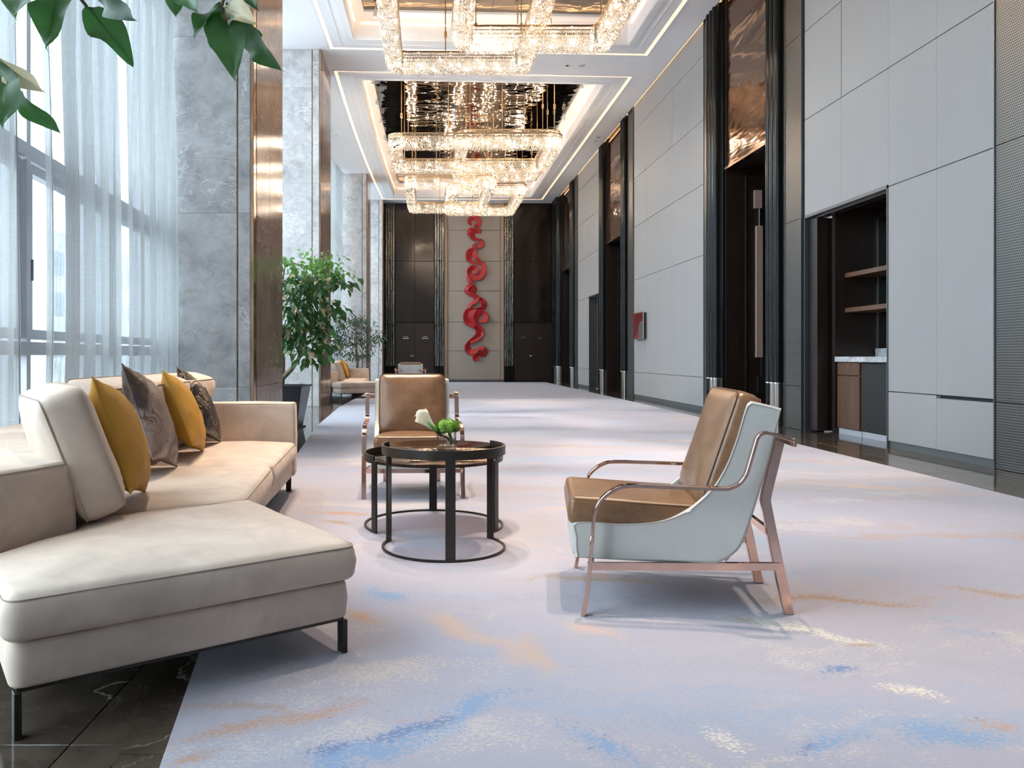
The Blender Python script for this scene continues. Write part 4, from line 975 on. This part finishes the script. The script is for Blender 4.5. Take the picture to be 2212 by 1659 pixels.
def crown_fill(A_, height, st=.03):
    from mathutils.geometry import delaunay_2d_cdt
    A_ = np.array(A_); B_ = np.roll(A_, -1, 0); n = len(A_)
    def dist(x, y):
        d = B_-A_; t = np.clip(((x-A_[:, 0])*d[:, 0]+(y-A_[:, 1])*d[:, 1])/np.maximum((d**2).sum(1), 1e-12), 0, 1)
        return float(np.sqrt((A_[:, 0]+t*d[:, 0]-x)**2+(A_[:, 1]+t*d[:, 1]-y)**2).min())
    x0, x1, y0, y1 = A_[:, 0].min(), A_[:, 0].max(), A_[:, 1].min(), A_[:, 1].max()
    inner = [(x, y) for x in np.arange(x0, x1, st) for y in np.arange(y0, y1, st) if dist(x, y) > st*.5 and x0 < x < x1 and y0 < y < y1]
    res = delaunay_2d_cdt([Vector(p) for p in A_]+[Vector(p) for p in inner], [(i, (i+1) % n) for i in range(n)], [], 1, 1e-6)
    return [(p.x, p.y, height(dist(p.x, p.y))) for p in res[0]], [tuple(f) for f in res[2]]
def box_pillow(w_, h, th, bulge=.04, sag=.0):
    """upright box cushion: x across, z up, thickness y; base at z=0"""
    poly = [(-w_/2, 0), (w_/2, 0), (w_/2, h), (-w_/2, h)]; pts = round_poly(poly, .05, 5); n = len(pts); nn = nrm2(pts); mb = MB(); mb.weld = True
    rings = [[(p+q*e, y) for p, q in zip(pts, nn)] for y, e in ((-th/2, 0), (-th*.25, .010), (th*.25, .010), (th/2, 0))]
    vs = [(p.x, y, p.y) for R_ in rings for p, y in R_]
    mb.add(vs, [(i*n+k, i*n+(k+1) % n, (i+1)*n+(k+1) % n, (i+1)*n+k) for i in range(3) for k in range(n)])
    vv, ff = crown_fill([tuple(p) for p in pts], lambda d: bulge*(1-math.exp(-d/.075)))
    for s_ in (-1, 1):
        mb.add([(x, s_*(th/2+z+.004*math.sin(x*19+2*s_)*math.sin(y*15)*(z > .01)), y) for x, y, z in vv], ff)
    sm = MB()
    for y in (-th/2, th/2): sm.bar([Vector((p.x+q.x*.002, y, p.y+q.y*.002)) for p, q in zip(pts, nn)], .004, .004, (0, 1, 0), closed=True)
    return mb, sm
def throw_pillow(s, th, wr=1.0, seed=0):
    """knife-edge square pillow standing in the xz plane, base corner region at z=0"""
    N = 22; rnd = random.Random(seed); mb = MB(); ph = rnd.random()*6
    def pt(u, v, sd):
        e = (1-abs(u)**2.4)*(1-abs(v)**2.4); y = th/2*max(e, 0)**.55
        pin = 1-.07*(1-abs(u)**2)*abs(v)**3; pin2 = 1-.07*(1-abs(v)**2)*abs(u)**3
        x = u*s/2*pin2; z = v*s/2*pin
        edge = (max(abs(u), abs(v)))**3
        y += .006*wr*edge*(1-max(abs(u), abs(v))**8)*math.sin((u+v)*17+ph+sd)
        y += .004*wr*math.sin(u*11+ph)*math.sin(v*9)*(e > .05)
        return (x, sd*y, z+s/2)
    U = [math.sin(PI/2*(-1+2*i/N)) for i in range(N+1)]
    for sd in (-1, 1): mb.grid([[pt(u, v, sd) for v in U] for u in U])
    sm = MB(); loop = [(u, -1) for u in U[:-1]]+[(1, v) for v in U[:-1]]+[(u, 1) for u in U[::-1][:-1]]+[(-1, v) for v in U[::-1][:-1]]
    sm.bar([pt(u, v, 1) for u, v in loop], .005, .005, (0, 1, 0), closed=True)
    return mb, sm
sofa = make_sofa('big oatmeal velvet sectional sofa with angled chaise in the left foreground')
SZ = .415
def put_pillow(kind, loc, rz, tilt, roll, mat, label, seed=0, s=.47, th=.17, seam='sofa_seam', grp='throw cushions on the big sofa'):
    t = thing(kind, label, 'cushion', loc, 0, grp)
    mb, sm = throw_pillow(s, th, 1.0, seed) if kind == 'throw_pillow' else box_pillow(*s, bulge=.05)
    c = obj('cover', mb, M[mat], t, smooth=True); obj('piping', sm, M[seam] if seam else M[mat], c)
    R_ = Matrix.Rotation(rz, 4, 'Z') @ Matrix.Rotation(tilt, 4, 'X') @ Matrix.Translation((0, 0, .5*(s if kind == 'throw_pillow' else 0))) @ Matrix.Rotation(roll, 4, 'Y') @ Matrix.Translation((0, 0, -.5*(s if kind == 'throw_pillow' else 0)))
    c.matrix_local = R_
    # drop so the lowest point touches the seat
    lo = min((R_ @ v.co).z for v in c.data.vertices); c.matrix_local = Matrix.Translation((0, 0, -lo)) @ R_
    return t
RD = math.radians
pil = []
pil.append(put_pillow('back_cushion', (-1.40, 3.28, SZ), RD(124), RD(-20), 0, 'sofa', 'loose oatmeal box cushion leaning on the near arm of the big sofa', s=(.60, .50, .15), grp='throw cushions on the big sofa'))
pil.append(put_pillow('throw_pillow', (-1.27, 3.46, SZ), RD(106), RD(-18), RD(10), 'mustard', 'mustard velvet pillow next to the oatmeal box cushion on the big sofa', 1, .50, .19, 'mustard'))
pil.append(put_pillow('throw_pillow', (-1.42, 4.30, SZ), RD(99), RD(-20), RD(13), 'damask_mauve', 'mauve and dark damask pillow between the two mustard pillows', 2, .53, .18, 'damask_mauve'))
pil.append(put_pillow('throw_pillow', (-1.47, 5.05, SZ), RD(103), RD(-22), RD(12), 'mustard', 'mustard velvet pillow between the mauve and the black patterned pillow', 3, .50, .19, 'mustard'))
pil.append(put_pillow('throw_pillow', (-1.53, 5.62, SZ), RD(97), RD(-24), RD(16), 'damask_black', 'black pillow with gold scrollwork nearest the far arm of the big sofa', 4, .50, .17, 'damask_black'))
# second sofa : the same group further down the hall
S2 = Matrix.Translation((-1.21, 20.0, 0)) @ Matrix.Rotation(RD(-4), 4, 'Z') @ Matrix.Translation(-SO)
def at2(o, label, grp=None):
    c = dup(o); c.matrix_world = S2 @ Matrix.Translation(o.location) @ o.rotation_euler.to_matrix().to_4x4(); c['label'] = label
    if grp: c['group'] = grp
    return c
at2(sofa, 'distant oatmeal sectional sofa of the same kind by the smaller potted tree')
g2 = 'throw cushions on the distant sofa'
at2(pil[0], 'oatmeal box cushion leaning on the near arm of the distant sofa', g2); at2(pil[4], 'black and gold pillow on the distant sofa behind its box cushion', g2)
p3 = at2(pil[3], 'orange mustard pillow on the distant sofa, nearest its far arm', g2)
# shift the pair close to the first cushion as in the photograph
for o_, dy in ((COL.objects[-1], 0),): pass

# ================================================================== ARMCHAIRS
def make_chair(label):
    t = thing('lounge_chair', label, 'chair', (0, 0, 0), group='brown leather lounge chairs')
    prof = [(-.031, .36), (-.035, .30), (-.028, .226), (.02, .215), (.50, .210), (.58, .222), (.64, .262), (.675, .32), (.705, .41), (.744, .54), (.772, .64), (.80, .76), (.818, .832), (.81, .845), (.715, .868), (.700, .866), (.686, .85), (.665, .78), (.645, .713), (.602, .602), (.545, .512), (.465, .44), (.372, .388), (.279, .366), (.155, .359)]
    cp = catmull([(p[0], p[1], 0) for p in prof+prof[:3]], 4); prof = [(p.x, p.y) for p in cp[4:4+4*len(prof)]]
    for sx in (-1, 1):
        mb = MB(); n = len(prof); vs = []; th = .035; x0 = sx*.30
        for k, (dx, sh) in enumerate(((0, .008), (.006, .0), (th-.006, 0), (th, .008))):
            cen = Vector((.4, .45))
            for (s, z) in prof:
                v = Vector((s, z)); vs.append((x0-sx*dx, v.x, v.y) if sh == 0 else (x0-sx*dx, *(v+(Vector((.45, .42))-v).normalized()*sh)))
        fs = [(k*n+i, k*n+(i+1) % n, (k+1)*n+(i+1) % n, (k+1)*n+i) for k in range(3) for i in range(n)]+[tuple(range(n))[::-1], tuple(3*n+i for i in range(n))]
        p = obj('side_panel', mb.add(vs, fs), M['cream'], t, smooth='auto')
        sm = MB(); sm.bar([(x0+sx*.0015, s, z) for s, z in [tuple(Vector(q)+(Vector((.45, .42))-Vector(q)).normalized()*.012) for q in prof]], .002, .003, (1, 0, 0), closed=True); obj('stitching', sm, M['cream_seam'], p)
    bk = MB(); path = [(.60, .225), (.655, .29), (.685, .38), (.722, .52), (.757, .66), (.795, .83)]
    bk.bar([(0, s-.006, z) for s, z in path], .54, .03, (1, 0, 0)); obj('back_panel', bk, M['cream'], t, smooth='auto')
    obj('top_panel', MB().bar([(0, .69, .855), (0, .806, .833)], .54, .012, (1, 0, 0)), M['cream'], t)
    obj('seat_base', MB().box(-.285, .285, -.045, .62, .225, .345), M['cream'], t, bevel=.012, seg=3)
    obj('back_filler', MB().bar([(0, .60, .40), (0, .735, .80)], .52, .07, (1, 0, 0)), M['cream'], t)
    mb, sm = cushion([(-.29, -.075), (.29, -.075), (.262, .545), (-.262, .545)], .352, .465, r=.028, crown=.022, rc=.035, rb=.015)
    # seat slopes down towards the back
    sh = Matrix.Rotation(RD(-2.5), 4, 'X'); 
    for q in (mb, sm): q.v = [tuple(sh @ Vector(v)) for v in q.v]
    c = obj('seat_cushion', mb, M['leather'], t, smooth=True); obj('piping', sm, M['leather_seam'], c)
    mb, sm = box_pillow(.525, .492, .10, bulge=.035)
    Rb = Matrix.Translation((0, .545, .425)) @ Matrix.Rotation(RD(-19), 4, 'X')
    for q in (mb, sm): q.v = [tuple(Rb @ Vector(v)) for v in q.v]
    c = obj('back_cushion', mb, M['leather'], t, smooth=True); obj('piping', sm, M['leather_seam'], c)
    for sx in (-1, 1):
        x = sx*.365; pth = [(0, 0), (.018, .10), (.032, .24), (.042, .36), (.05, .42), (.07, .462), (.105, .498), (.15, .522), (.20, .530), (.36, .530), (.56, .527), (.60, .532), (.635, .550), (.66, .585), (.675, .63), (.695, .70), (.705, .73), (.722, .747), (.745, .750), (.80, .735), (.845, .722)]
        pts = catmull([(x, s, z) for s, z in pth], 3)
        # the lower part is the front leg, the upper part the arm
        cut = [i for i, p in enumerate(pts) if p.z > .30][0]
        obj('leg', MB().bar(pts[:cut+1], .034, .016, (1, 0, 0)), M['rose_metal'], t, smooth='auto', bevel=.002, seg=1)
        ar = MB().bar(pts[cut:], .034, .014, (1, 0, 0)); ar.bar([(x+sx*.017, .848, .715), (sx*.20, .848, .715)], .034, .014, (0, 0, 1)); obj('armrest', ar, M['rose_metal'], t, smooth='auto', bevel=.002, seg=1)
        xr = sx*.225
        obj('leg', MB().bar([(xr, .838, .732), (xr, .782, .50), (xr, .775, .46), (xr, .80, .33), (xr, .87, -.0)], .03, .040, (1, 0, 0)), M['rose_metal'], t, bevel=.002, seg=1)
        obj('side_rail', MB().bar([(sx*.362, .02, .20), (sx*.235, .83, .195)], .030, .020, (0, 0, 1)), M['rose_metal'], t)
    obj('cross_rail', MB().box(-.35, .35, .03, .05, .186, .214), M['rose_metal'], t); obj('cross_rail', MB().box(-.22, .22, .79, .81, .31, .34), M['rose_metal'], t)
    return t
c1 = make_chair('brown leather and cream lounge chair seen from the side, standing alone at right')
def place(o, x, y, a): o.scale = (1, .955, 1); o.location = (x, y, 0); o.rotation_euler = (0, 0, a)
place(c1, .680, 3.553, RD(-98.3))
c2_ = dup(c1); c2_['label'] = 'brown leather lounge chair facing the camera behind the two round tables'; place(c2_, -.109, 5.80, RD(2))
c3_ = dup(c1); c3_['label'] = 'distant cream lounge chair turned away, its back showing over the facing chair'; place(c3_, -.41, 20.0, RD(178))

# ================================================================== COFFEE TABLES
def make_table(label, cx, cy, r, ztop, legs, a0, a1, gz):
    t = thing('round_coffee_table', label, 'table', (cx, cy, 0), group='nesting round coffee tables')
    def arcp(a, b, rr, z, n=40): return [(rr*math.cos(RD(a+(b-a)*i/n)), rr*math.sin(RD(a+(b-a)*i/n)), z) for i in range(n+1)]
    obj('rim', MB().bar(arcp(a0, a1, r-.005, ztop-.024), .048, .010, (0, 0, 1)), M['black_metal'], t, smooth='auto')
    obj('support_ring', MB().bar(arcp(0, 360*39/40, r-.014, gz-.012, 39), .010, .014, (0, 0, 1), closed=True), M['black_metal'], t)
    obj('glass_top', MB().lathe([(r-.012, gz-.006), (r-.010, gz-.004), (r-.010, gz), (r-.012, gz+.001)], 64), M['table_glass'], t, smooth='auto')
    obj('floor_ring', MB().bar(arcp(a0, a1, r-.006, .006), .012, .012, (0, 0, 1)), M['black_metal'], t)
    for a in legs:
        R_ = Matrix.Rotation(RD(a), 4, 'Z'); mb = MB(); mb.box(r-.013, r-.001, -.026, .026, 0, ztop-.03, R_); obj('leg', mb, M['black_metal'], t, bevel=.0015, seg=1)
    return t
make_table('taller round coffee table with flower vase, black steel rim and bronze glass', .084, 4.34, .341, .568, (-85, 157, 35), 157-360, 35, .553)
make_table('lower and wider round coffee table tucked behind the taller one', .033, 4.92, .433, .458, (90, 214, -29), -29, 214, .428)
# vase with flowers
V0 = Vector((.096, 4.235, .555))
vz = thing('glass_vase', 'square clear glass vase standing on the taller coffee table', 'vase', V0)
h = .05; H = .108; wl2 = .007; gv = MB()
gv.prism([(-h, -h), (h, -h), (h, h), (-h, h)], 0, .016)
for a in range(4): gv.box(-h, h, -h, -h+wl2, .0162, H, Matrix.Rotation(a*PI/2, 4, 'Z') @ Matrix.Translation((0, 0, 0)))
obj('glass', gv, M['vase_glass'], vz, bevel=.0015, seg=1); vz.rotation_euler = (0, 0, RD(3))
b_ = V0+Vector((.02, .0, .02))
cal = thing('calla_lily', 'white calla lily leaning left out of the glass vase', 'flower', b_)
tp = P(918, 906, 4.2)-b_; mid = P(950, 938, 4.22)-b_
obj('stem', MB().tube(catmull([(.01, .012, 0), (-.012, .01, .035), tuple(mid), tuple(tp+Vector((.008, 0, -.012)))], 5), [.0055]*16, 8), M['stem'], cal, smooth=True)
dirv = (tp-mid).normalized(); rows_ = []; sidev = dirv.cross(Vector((0, 1, 0))).normalized(); up = Vector((0, 1, 0))
for i in range(9):
    t = i/8; c0 = mid*.85+tp*.15 if False else mid+(tp-mid)*(.1+t*1.15); r_ = .008+.036*t**1.7; row = []
    for k in range(17):
        a = -PI*.92+2*PI*.92*k/16; flare = (1-abs(a)/PI)
        tipk = .035*t**3*max(0, math.cos(a))**3
        row.append(c0+sidev*(-math.sin(a)*r_)+up*(-math.cos(a)*r_*.8)*-1*-1+dirv*(tipk+.006*math.sin(a*2)*t))
    rows_.append(row)
sp_ = obj('spathe', MB().grid(rows_), M['petal'], cal, smooth=True); s_ = sp_.modifiers.new('t', 'SOLIDIFY'); s_.thickness = .0012
obj('throat', MB().tube([mid-(tp-mid)*.1, mid+(tp-mid)*.35+Vector((0, -.008, 0)), mid+(tp-mid)*.8+Vector((0, -.016, .002))], [.010, .013, .006], 8), M['stem'], cal, smooth=True)
obj('spathe_tip', MB().tube([tp+Vector((-.004, -.01, .0)), tp+Vector((-.004, -.008, .03)), tp+Vector((.004, -.006, .062))], [.012, .007, .0008], 8), M['petal'], cal, smooth=True)
obj('curled_tip', MB().tube([tp+Vector((-.012, 0, .0)), tp+Vector((-.03, 0, .012)), tp+Vector((-.05, 0, .021)), tp+Vector((-.058, 0, .016))], [.010, .006, .002, .0008], 8), M['petal'], cal, smooth=True)
obj('spadix', MB().tube([mid+(tp-mid)*.45, tp+Vector((.0, -.006, .006))], [.003, .0045], 8), pbr('yellow_spadix', (.6, .42, .04), .7), cal, smooth=True)
bl = thing('green_bloom', 'ruffled lime green hydrangea bloom in the glass vase', 'flower', b_+Vector((.012, 0, 0)))
bo_ = bl.location; bc_ = P(967, 921, 4.22)-bo_; rnd = random.Random(5); fm = MB()
for i in range(420):
    d_ = Vector((rnd.gauss(0, 1), rnd.gauss(0, 1), rnd.gauss(0, 1))).normalized()
    if d_.z < -.75: continue
    rr = .046*(1+.12*math.sin(d_.x*9)+.1*math.sin(d_.y*8+1)); c0 = bc_+Vector((d_.x*rr*1.25, d_.y*rr, d_.z*rr*.78)); q_ = d_.orthogonal().normalized(); q2_ = d_.cross(q_); a0 = rnd.random()*6
    for k in range(4):
        a = a0+k*PI/2; u = q_*math.cos(a)+q2_*math.sin(a); v = q_*math.cos(a+.7)+q2_*math.sin(a+.7); w2 = q_*math.cos(a-.7)+q2_*math.sin(a-.7); s = .0085
        fm.add([c0, c0+v*s*.8+d_*.003, c0+u*s*1.3+d_*.001, c0+w2*s*.8+d_*.003], [(0, 1, 2, 3)])
o = obj('florets', fm, M['bloom'], bl); o['kind'] = 'stuff'
for i, (ax, ay) in enumerate(((.012, .0), (.0, .012), (-.006, -.008))):
    obj('stem', MB().tube(catmull([(ax*1.4, ay*1.5, .002), (ax*.5-.008, ay, .04), tuple(bc_+Vector((ax, ay, -.02)))], 5), .0035, 7), M['stem'], bl, smooth=True)

# ================================================================== TREES
def leaf_mesh(name, L, W, mat, curl=.25, nseg=6):
    pts = []; 
    for i in range(nseg+1):
        t = i/nseg; wd = W*.5*(math.sin(PI*t**.75)**.85)*(1-.15*t) if 0 < t < 1 else .0008
        row = []
        for k in (-1, -.55, 0, .55, 1):
            wv_ = .10*W*math.sin(t*9+k*2)*abs(k)
            row.append((k*wd, t*L, -curl*L*t*t+abs(k)*wd*.35+wv_))
        pts.append(row)
    mb = MB().grid(pts); me = bpy.data.meshes.new(name); me.from_pydata(mb.v, [], mb.f); me.materials.append(mat)
    for p in me.polygons: p.use_smooth = True
    return me
def orient(d, roll=0, upv=Vector((0, 0, 1))):
    d = d.normalized(); x = d.cross(upv); x = x.normalized() if x.length > 1e-3 else Vector((1, 0, 0)); z = x.cross(d)
    return Matrix((x, d, z)).transposed().to_4x4() @ Matrix.Rotation(roll, 4, 'Y')
def add_leaf(me, parent, loc, d, s=1, roll=0, name='leaf'):
    o = bpy.data.objects.new(name, me); COL.objects.link(o); o.parent = parent
    o.matrix_local = Matrix.Translation(loc) @ orient(d, roll) @ Matrix.Scale(s, 4); return o
def planter(t, z0, r1, r2, H, rot=0):
    mb = MB(); c = [(-1, -1), (1, -1), (1, 1), (-1, 1)]; R_ = Matrix.Rotation(rot, 4, 'Z'); vs = []
    for r_, z in ((r2, 0), (r1, H-.03), (r1+.012, H-.03), (r1+.012, H), (r1-.02, H), (r1-.03, H-.06)): vs += [R_ @ Vector((x*r_, y*r_, z)) for x, y in c]
    fs = [(i*4+k, i*4+(k+1) % 4, (i+1)*4+(k+1) % 4, (i+1)*4+k) for i in range(5) for k in range(4)]+[(3, 2, 1, 0)]
    obj('planter', mb.add(vs, fs), M['pot'], t, bevel=.004, seg=2)
    obj('soil', MB().box(-(r1-.03), r1-.03, -(r1-.03), r1-.03, H-.08, H-.05, R_), M['soil'], t)
    obj('saucer', MB().box(-(r2+.04), r2+.04, -(r2+.04), r2+.04, .0, .02, R_), M['pot'], t, bevel=.004)
def tree(label, loc, pot, trunks, clusters, leaves, seed, per, droop=.5, cap=300, tw=.10, lightz=None, dry=.12, scale=(.75, 1.2)):
    t = thing('potted_tree', label, 'tree', loc); L0 = Vector(loc); rnd = random.Random(seed)
    planter(t, *pot)
    for tr in trunks:
        pts = catmull([Vector(p[:3])-L0 for p in tr], 6); rs = [tr[0][3]+(tr[-1][3]-tr[0][3])*i/(len(pts)-1) for i in range(len(pts))]; obj('trunk', MB().tube(pts, rs, 10), M['bark'], t, smooth=True)
    tips = [Vector(q[:3])-L0 for tr in trunks for q in tr[len(tr)//2:]]
    br = MB(); L_ = []
    for (x, y, z, rx, ry, rz) in clusters:
        c = Vector((x, y, z))-L0; s = min(tips, key=lambda q: (q-c).length+max(0, q.z-c.z)*2)
        br.tube(catmull([s, s*.5+c*.5+Vector((0, 0, .04)), c], 4), [.016-.001*i for i in range(9)], 6)
        for i in range(max(2, int(per/7))):
            e = c+Vector((rnd.uniform(-1, 1)*rx, rnd.uniform(-1, 1)*ry, rnd.uniform(-1, 1)*rz)); br.tube([c, (c+e)/2+Vector((0, 0, .03)), e], [.006, .004, .002], 5)
            for k in range(7):
                b = e+Vector((rnd.gauss(0, tw), rnd.gauss(0, tw), rnd.gauss(0, tw*.8))); out = (b-c); out.z *= .4
                if out.length < .01: out = Vector((1, 0, 0))
                d = out.normalized()+Vector((rnd.gauss(0, .5), rnd.gauss(0, .5), -droop-rnd.random()*.4)); L_.append((b, d))
    obj('branches', br, M['bark'], t, smooth=True)
    rnd.shuffle(L_); L_.sort(key=lambda q: q[0].y)
    rest = {}
    for i, (b, d) in enumerate(L_):
        k = 0
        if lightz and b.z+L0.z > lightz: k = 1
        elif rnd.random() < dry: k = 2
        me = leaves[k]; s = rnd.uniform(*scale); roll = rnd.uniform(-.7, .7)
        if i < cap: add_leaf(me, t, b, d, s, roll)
        else: rest.setdefault(k, []).append(Matrix.Translation(b) @ orient(d, roll) @ Matrix.Scale(s, 4))
    for k, Ms in rest.items():
        me = leaves[k]; base = [v.co.copy() for v in me.vertices]; fcs = [tuple(p.vertices) for p in me.polygons]; mb = MB()
        for X in Ms: mb.add([X @ v for v in base], fcs)
        o = obj('foliage', mb, me.materials[0], t, smooth=True); o['kind'] = 'stuff'
    return t
lm = leaf_mesh('leaf', .155, .088, M['leaf']); lml = leaf_mesh('light_leaf', .09, .045, M['leaf_light']); lmd = leaf_mesh('dry_leaf', .115, .06, M['leaf_dry'])
X0, Y0 = -2.09, 11.78
q = lambda px, py, Y=11.78: P(px, py, Y)
cl = []
for px, py, rx, rz in ((622, 650, .26, .18), (665, 640, .22, .17), (700, 665, .20, .16), (640, 700, .25, .16), (690, 710, .14, .13), (615, 610, .22, .10), (655, 605, .20, .10), (640, 735, .18, .06), (668, 762, .14, .05), (612, 715, .12, .10), (695, 625, .16, .10), (610, 570, .14, .06), (650, 575, .12, .06), (680, 562, .15, .06), (715, 592, .10, .035), (735, 598, .06, .03), (705, 568, .08, .04), (692, 748, .08, .03), (625, 680, .2, .15), (655, 665, .2, .2)):
    p = q(px, py); cl.append((p.x, p.y+random.uniform(-.25, .25), p.z, rx, .22, rz))
tr1 = [(X0-.12, Y0, FL+.55, .055), (X0-.10, Y0+.02, 1.0, .05), (X0-.13, Y0, 1.35, .042), (X0-.16, Y0, 1.75, .03), (X0-.10, Y0, 2.15, .012), (X0-.05, Y0, 2.4, .006)]
tr2 = [(X0-.10, Y0, .72, .042), (X0+.06, Y0-.02, .88, .038), (X0+.18, Y0, 1.10, .032), (X0+.24, Y0, 1.5, .02), (X0+.30, Y0, 1.95, .010), (X0+.40, Y0, 2.3, .004)]
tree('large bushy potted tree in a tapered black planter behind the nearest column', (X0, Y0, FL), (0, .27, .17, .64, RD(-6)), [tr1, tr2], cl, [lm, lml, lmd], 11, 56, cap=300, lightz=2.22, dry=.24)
ls = leaf_mesh('small_leaf', .075, .034, M['leaf_small'], nseg=4)
X2, Y2 = -2.23, 24.6; cl = []
for px, py, rx, rz in ((770, 700, .30, .18), (745, 710, .25, .16), (795, 712, .25, .16), (735, 738, .22, .12), (770, 740, .30, .16), (800, 742, .2, .12), (760, 765, .2, .12), (785, 770, .2, .10), (725, 725, .15, .2), (815, 730, .14, .1), (770, 720, .4, .2), (780, 690, .25, .1), (724, 752, .08, .12), (752, 690, .2, .12)):
    p = P(px, py, Y2); cl.append((p.x, p.y+random.uniform(-.3, .3), p.z, rx, .3, rz))
tree('smaller fine-leaved potted tree rising behind the distant sofa', (X2, Y2, FL), (0, .22, .16, .55, .2), [[(X2, Y2, .5, .05), (X2+.02, Y2, .9, .045), (X2-.03, Y2, 1.4, .03), (X2, Y2, 2.0, .012)]], cl, [ls, ls, ls], 21, 105, cap=0, tw=.10, dry=0, scale=(.9, 1.5))
# foreground tree at the left, only some leaves reach into the view
FT = Vector((-.98, 1.05, FL))
ft = thing('potted_tree', 'foreground tree whose large drooping leaves hang into the top left corner', 'tree', FT)
planter(ft, 0, .20, .14, .5, .3)
lo = lambda px, py, Y: P(px, py, Y)-FT
obj('trunk', MB().tube(catmull([(0, 0, .4), (.03, .02, .9), (-.02, .03, 1.5), (0, .05, 2.1)], 6), .03, 10), M['bark'], ft, smooth=True)
def big_leaf(base, tip, Y0_, Y1_, wr_, mat, roll=0, curl=.12, seed=0):
    a = lo(*base, Y0_); b = lo(*tip, Y1_); L = (b-a).length; me = leaf_mesh('leaf', L, L*wr_, M[mat], curl, 12)
    bm = bmesh.new(); bm.from_mesh(me)
    for v in bm.verts: v.co.z += .012*math.sin(v.co.y*60+seed)*abs(v.co.x)/(L*wr_*.5+1e-6)*1.0
    bm.to_mesh(me); bm.free()
    o = bpy.data.objects.new('leaf', me); COL.objects.link(o); o.parent = ft
    o.matrix_local = Matrix.Translation(a) @ orient(b-a+Vector((0, 0, curl*L)), roll, Vector((0, -1, .15)))
    rib = MB().tube([(0, L*t, -curl*L*t*t-.0006) for t in (0, .25, .5, .75, .97)], [.0016, .0013, .001, .0007, .0003], 5); obj('midrib', rib, M['stem'], o)
    return o
for i, (bs, tp_, wr2, mt, rl) in enumerate([((62, -60), (27, 34), .62, 'leaf', .2), ((140, -62), (95, 98), .56, 'leaf', .1), ((188, 14), (280, 138), .52, 'leaf', -.3), ((205, -25), (271, 58), .34, 'leaf_small', .9),
        ((-22, 118), (76, 212), .34, 'leaf_dry', .7), ((28, 196), (117, 296), .34, 'leaf', .5), ((12, 168), (2, 270), .52, 'leaf', -.2), ((-14, 128), (26, 200), .4, 'leaf', .6),
        ((372, -45), (376, 34), .6, 'leaf', .2), ((398, -35), (413, 24), .5, 'leaf', .5), ((478, 8), (419, 76), .55, 'leaf', .5), ((470, 30), (452, 92), .6, 'leaf', .1), ((481, 28), (501, 164), .46, 'leaf', 0), ((500, 38), (590, 163), .36, 'leaf', .8), ((488, 8), (564, 76), .36, 'leaf', -.7), ((486, 16), (538, 52), .5, 'leaf_dry', .3), ((520, -40), (549, 20), .5, 'leaf', .3)]):
    big_leaf(bs, tp_, 1.58, 1.50+.04*(i % 3), wr2, mt, rl, .10, i)
tw = MB()
for pts in ([(0, .05, 2.0), (.1, .2, 2.25), lo(300, -160, 1.6), lo(470, -60, 1.58), lo(478, 22, 1.58)], [lo(300, -160, 1.6), lo(180, -60, 1.58), lo(166, -20, 1.58), lo(187, 14, 1.58)], [lo(300, -160, 1.6), lo(205, -80, 1.58), lo(204, -25, 1.58)], [lo(180, -90, 1.58), lo(150, -80, 1.58), lo(140, -62, 1.58)], [lo(180, -90, 1.58), lo(100, -90, 1.58), lo(62, -60, 1.58)],
            [(0, .05, 1.6), (.05, .2, 1.75), lo(-60, 80, 1.6), lo(-20, 118, 1.58)], [lo(-60, 80, 1.6), lo(0, 150, 1.58), lo(28, 196, 1.58)], [lo(-60, 80, 1.6), lo(-10, 130, 1.58), lo(12, 168, 1.58)],
            [lo(470, -60, 1.58), lo(400, -70, 1.58), lo(372, -45, 1.58)], [lo(400, -70, 1.58), lo(398, -35, 1.58)], [lo(478, 22, 1.58), lo(500, 38, 1.58)], [lo(470, -60, 1.58), lo(510, -70, 1.58), lo(520, -40, 1.58)]):
    pp = catmull([Vector(p) for p in pts], 5); tw.tube(pp, .0035, 6)
obj('branches', tw, M['bark'], ft, smooth=True)
lg = leaf_mesh('leaf', .13, .07, M['leaf']); rnd = random.Random(3)
for i in range(60):   # the rest of its crown, outside the frame
    p = Vector((rnd.uniform(-.35, .25), rnd.uniform(-.3, .15), rnd.uniform(1.8, 2.5)))
    add_leaf(lg, ft, p, Vector((p.x, p.y, -.3-rnd.random()*.3)), 1, rnd.uniform(-.6, .6))
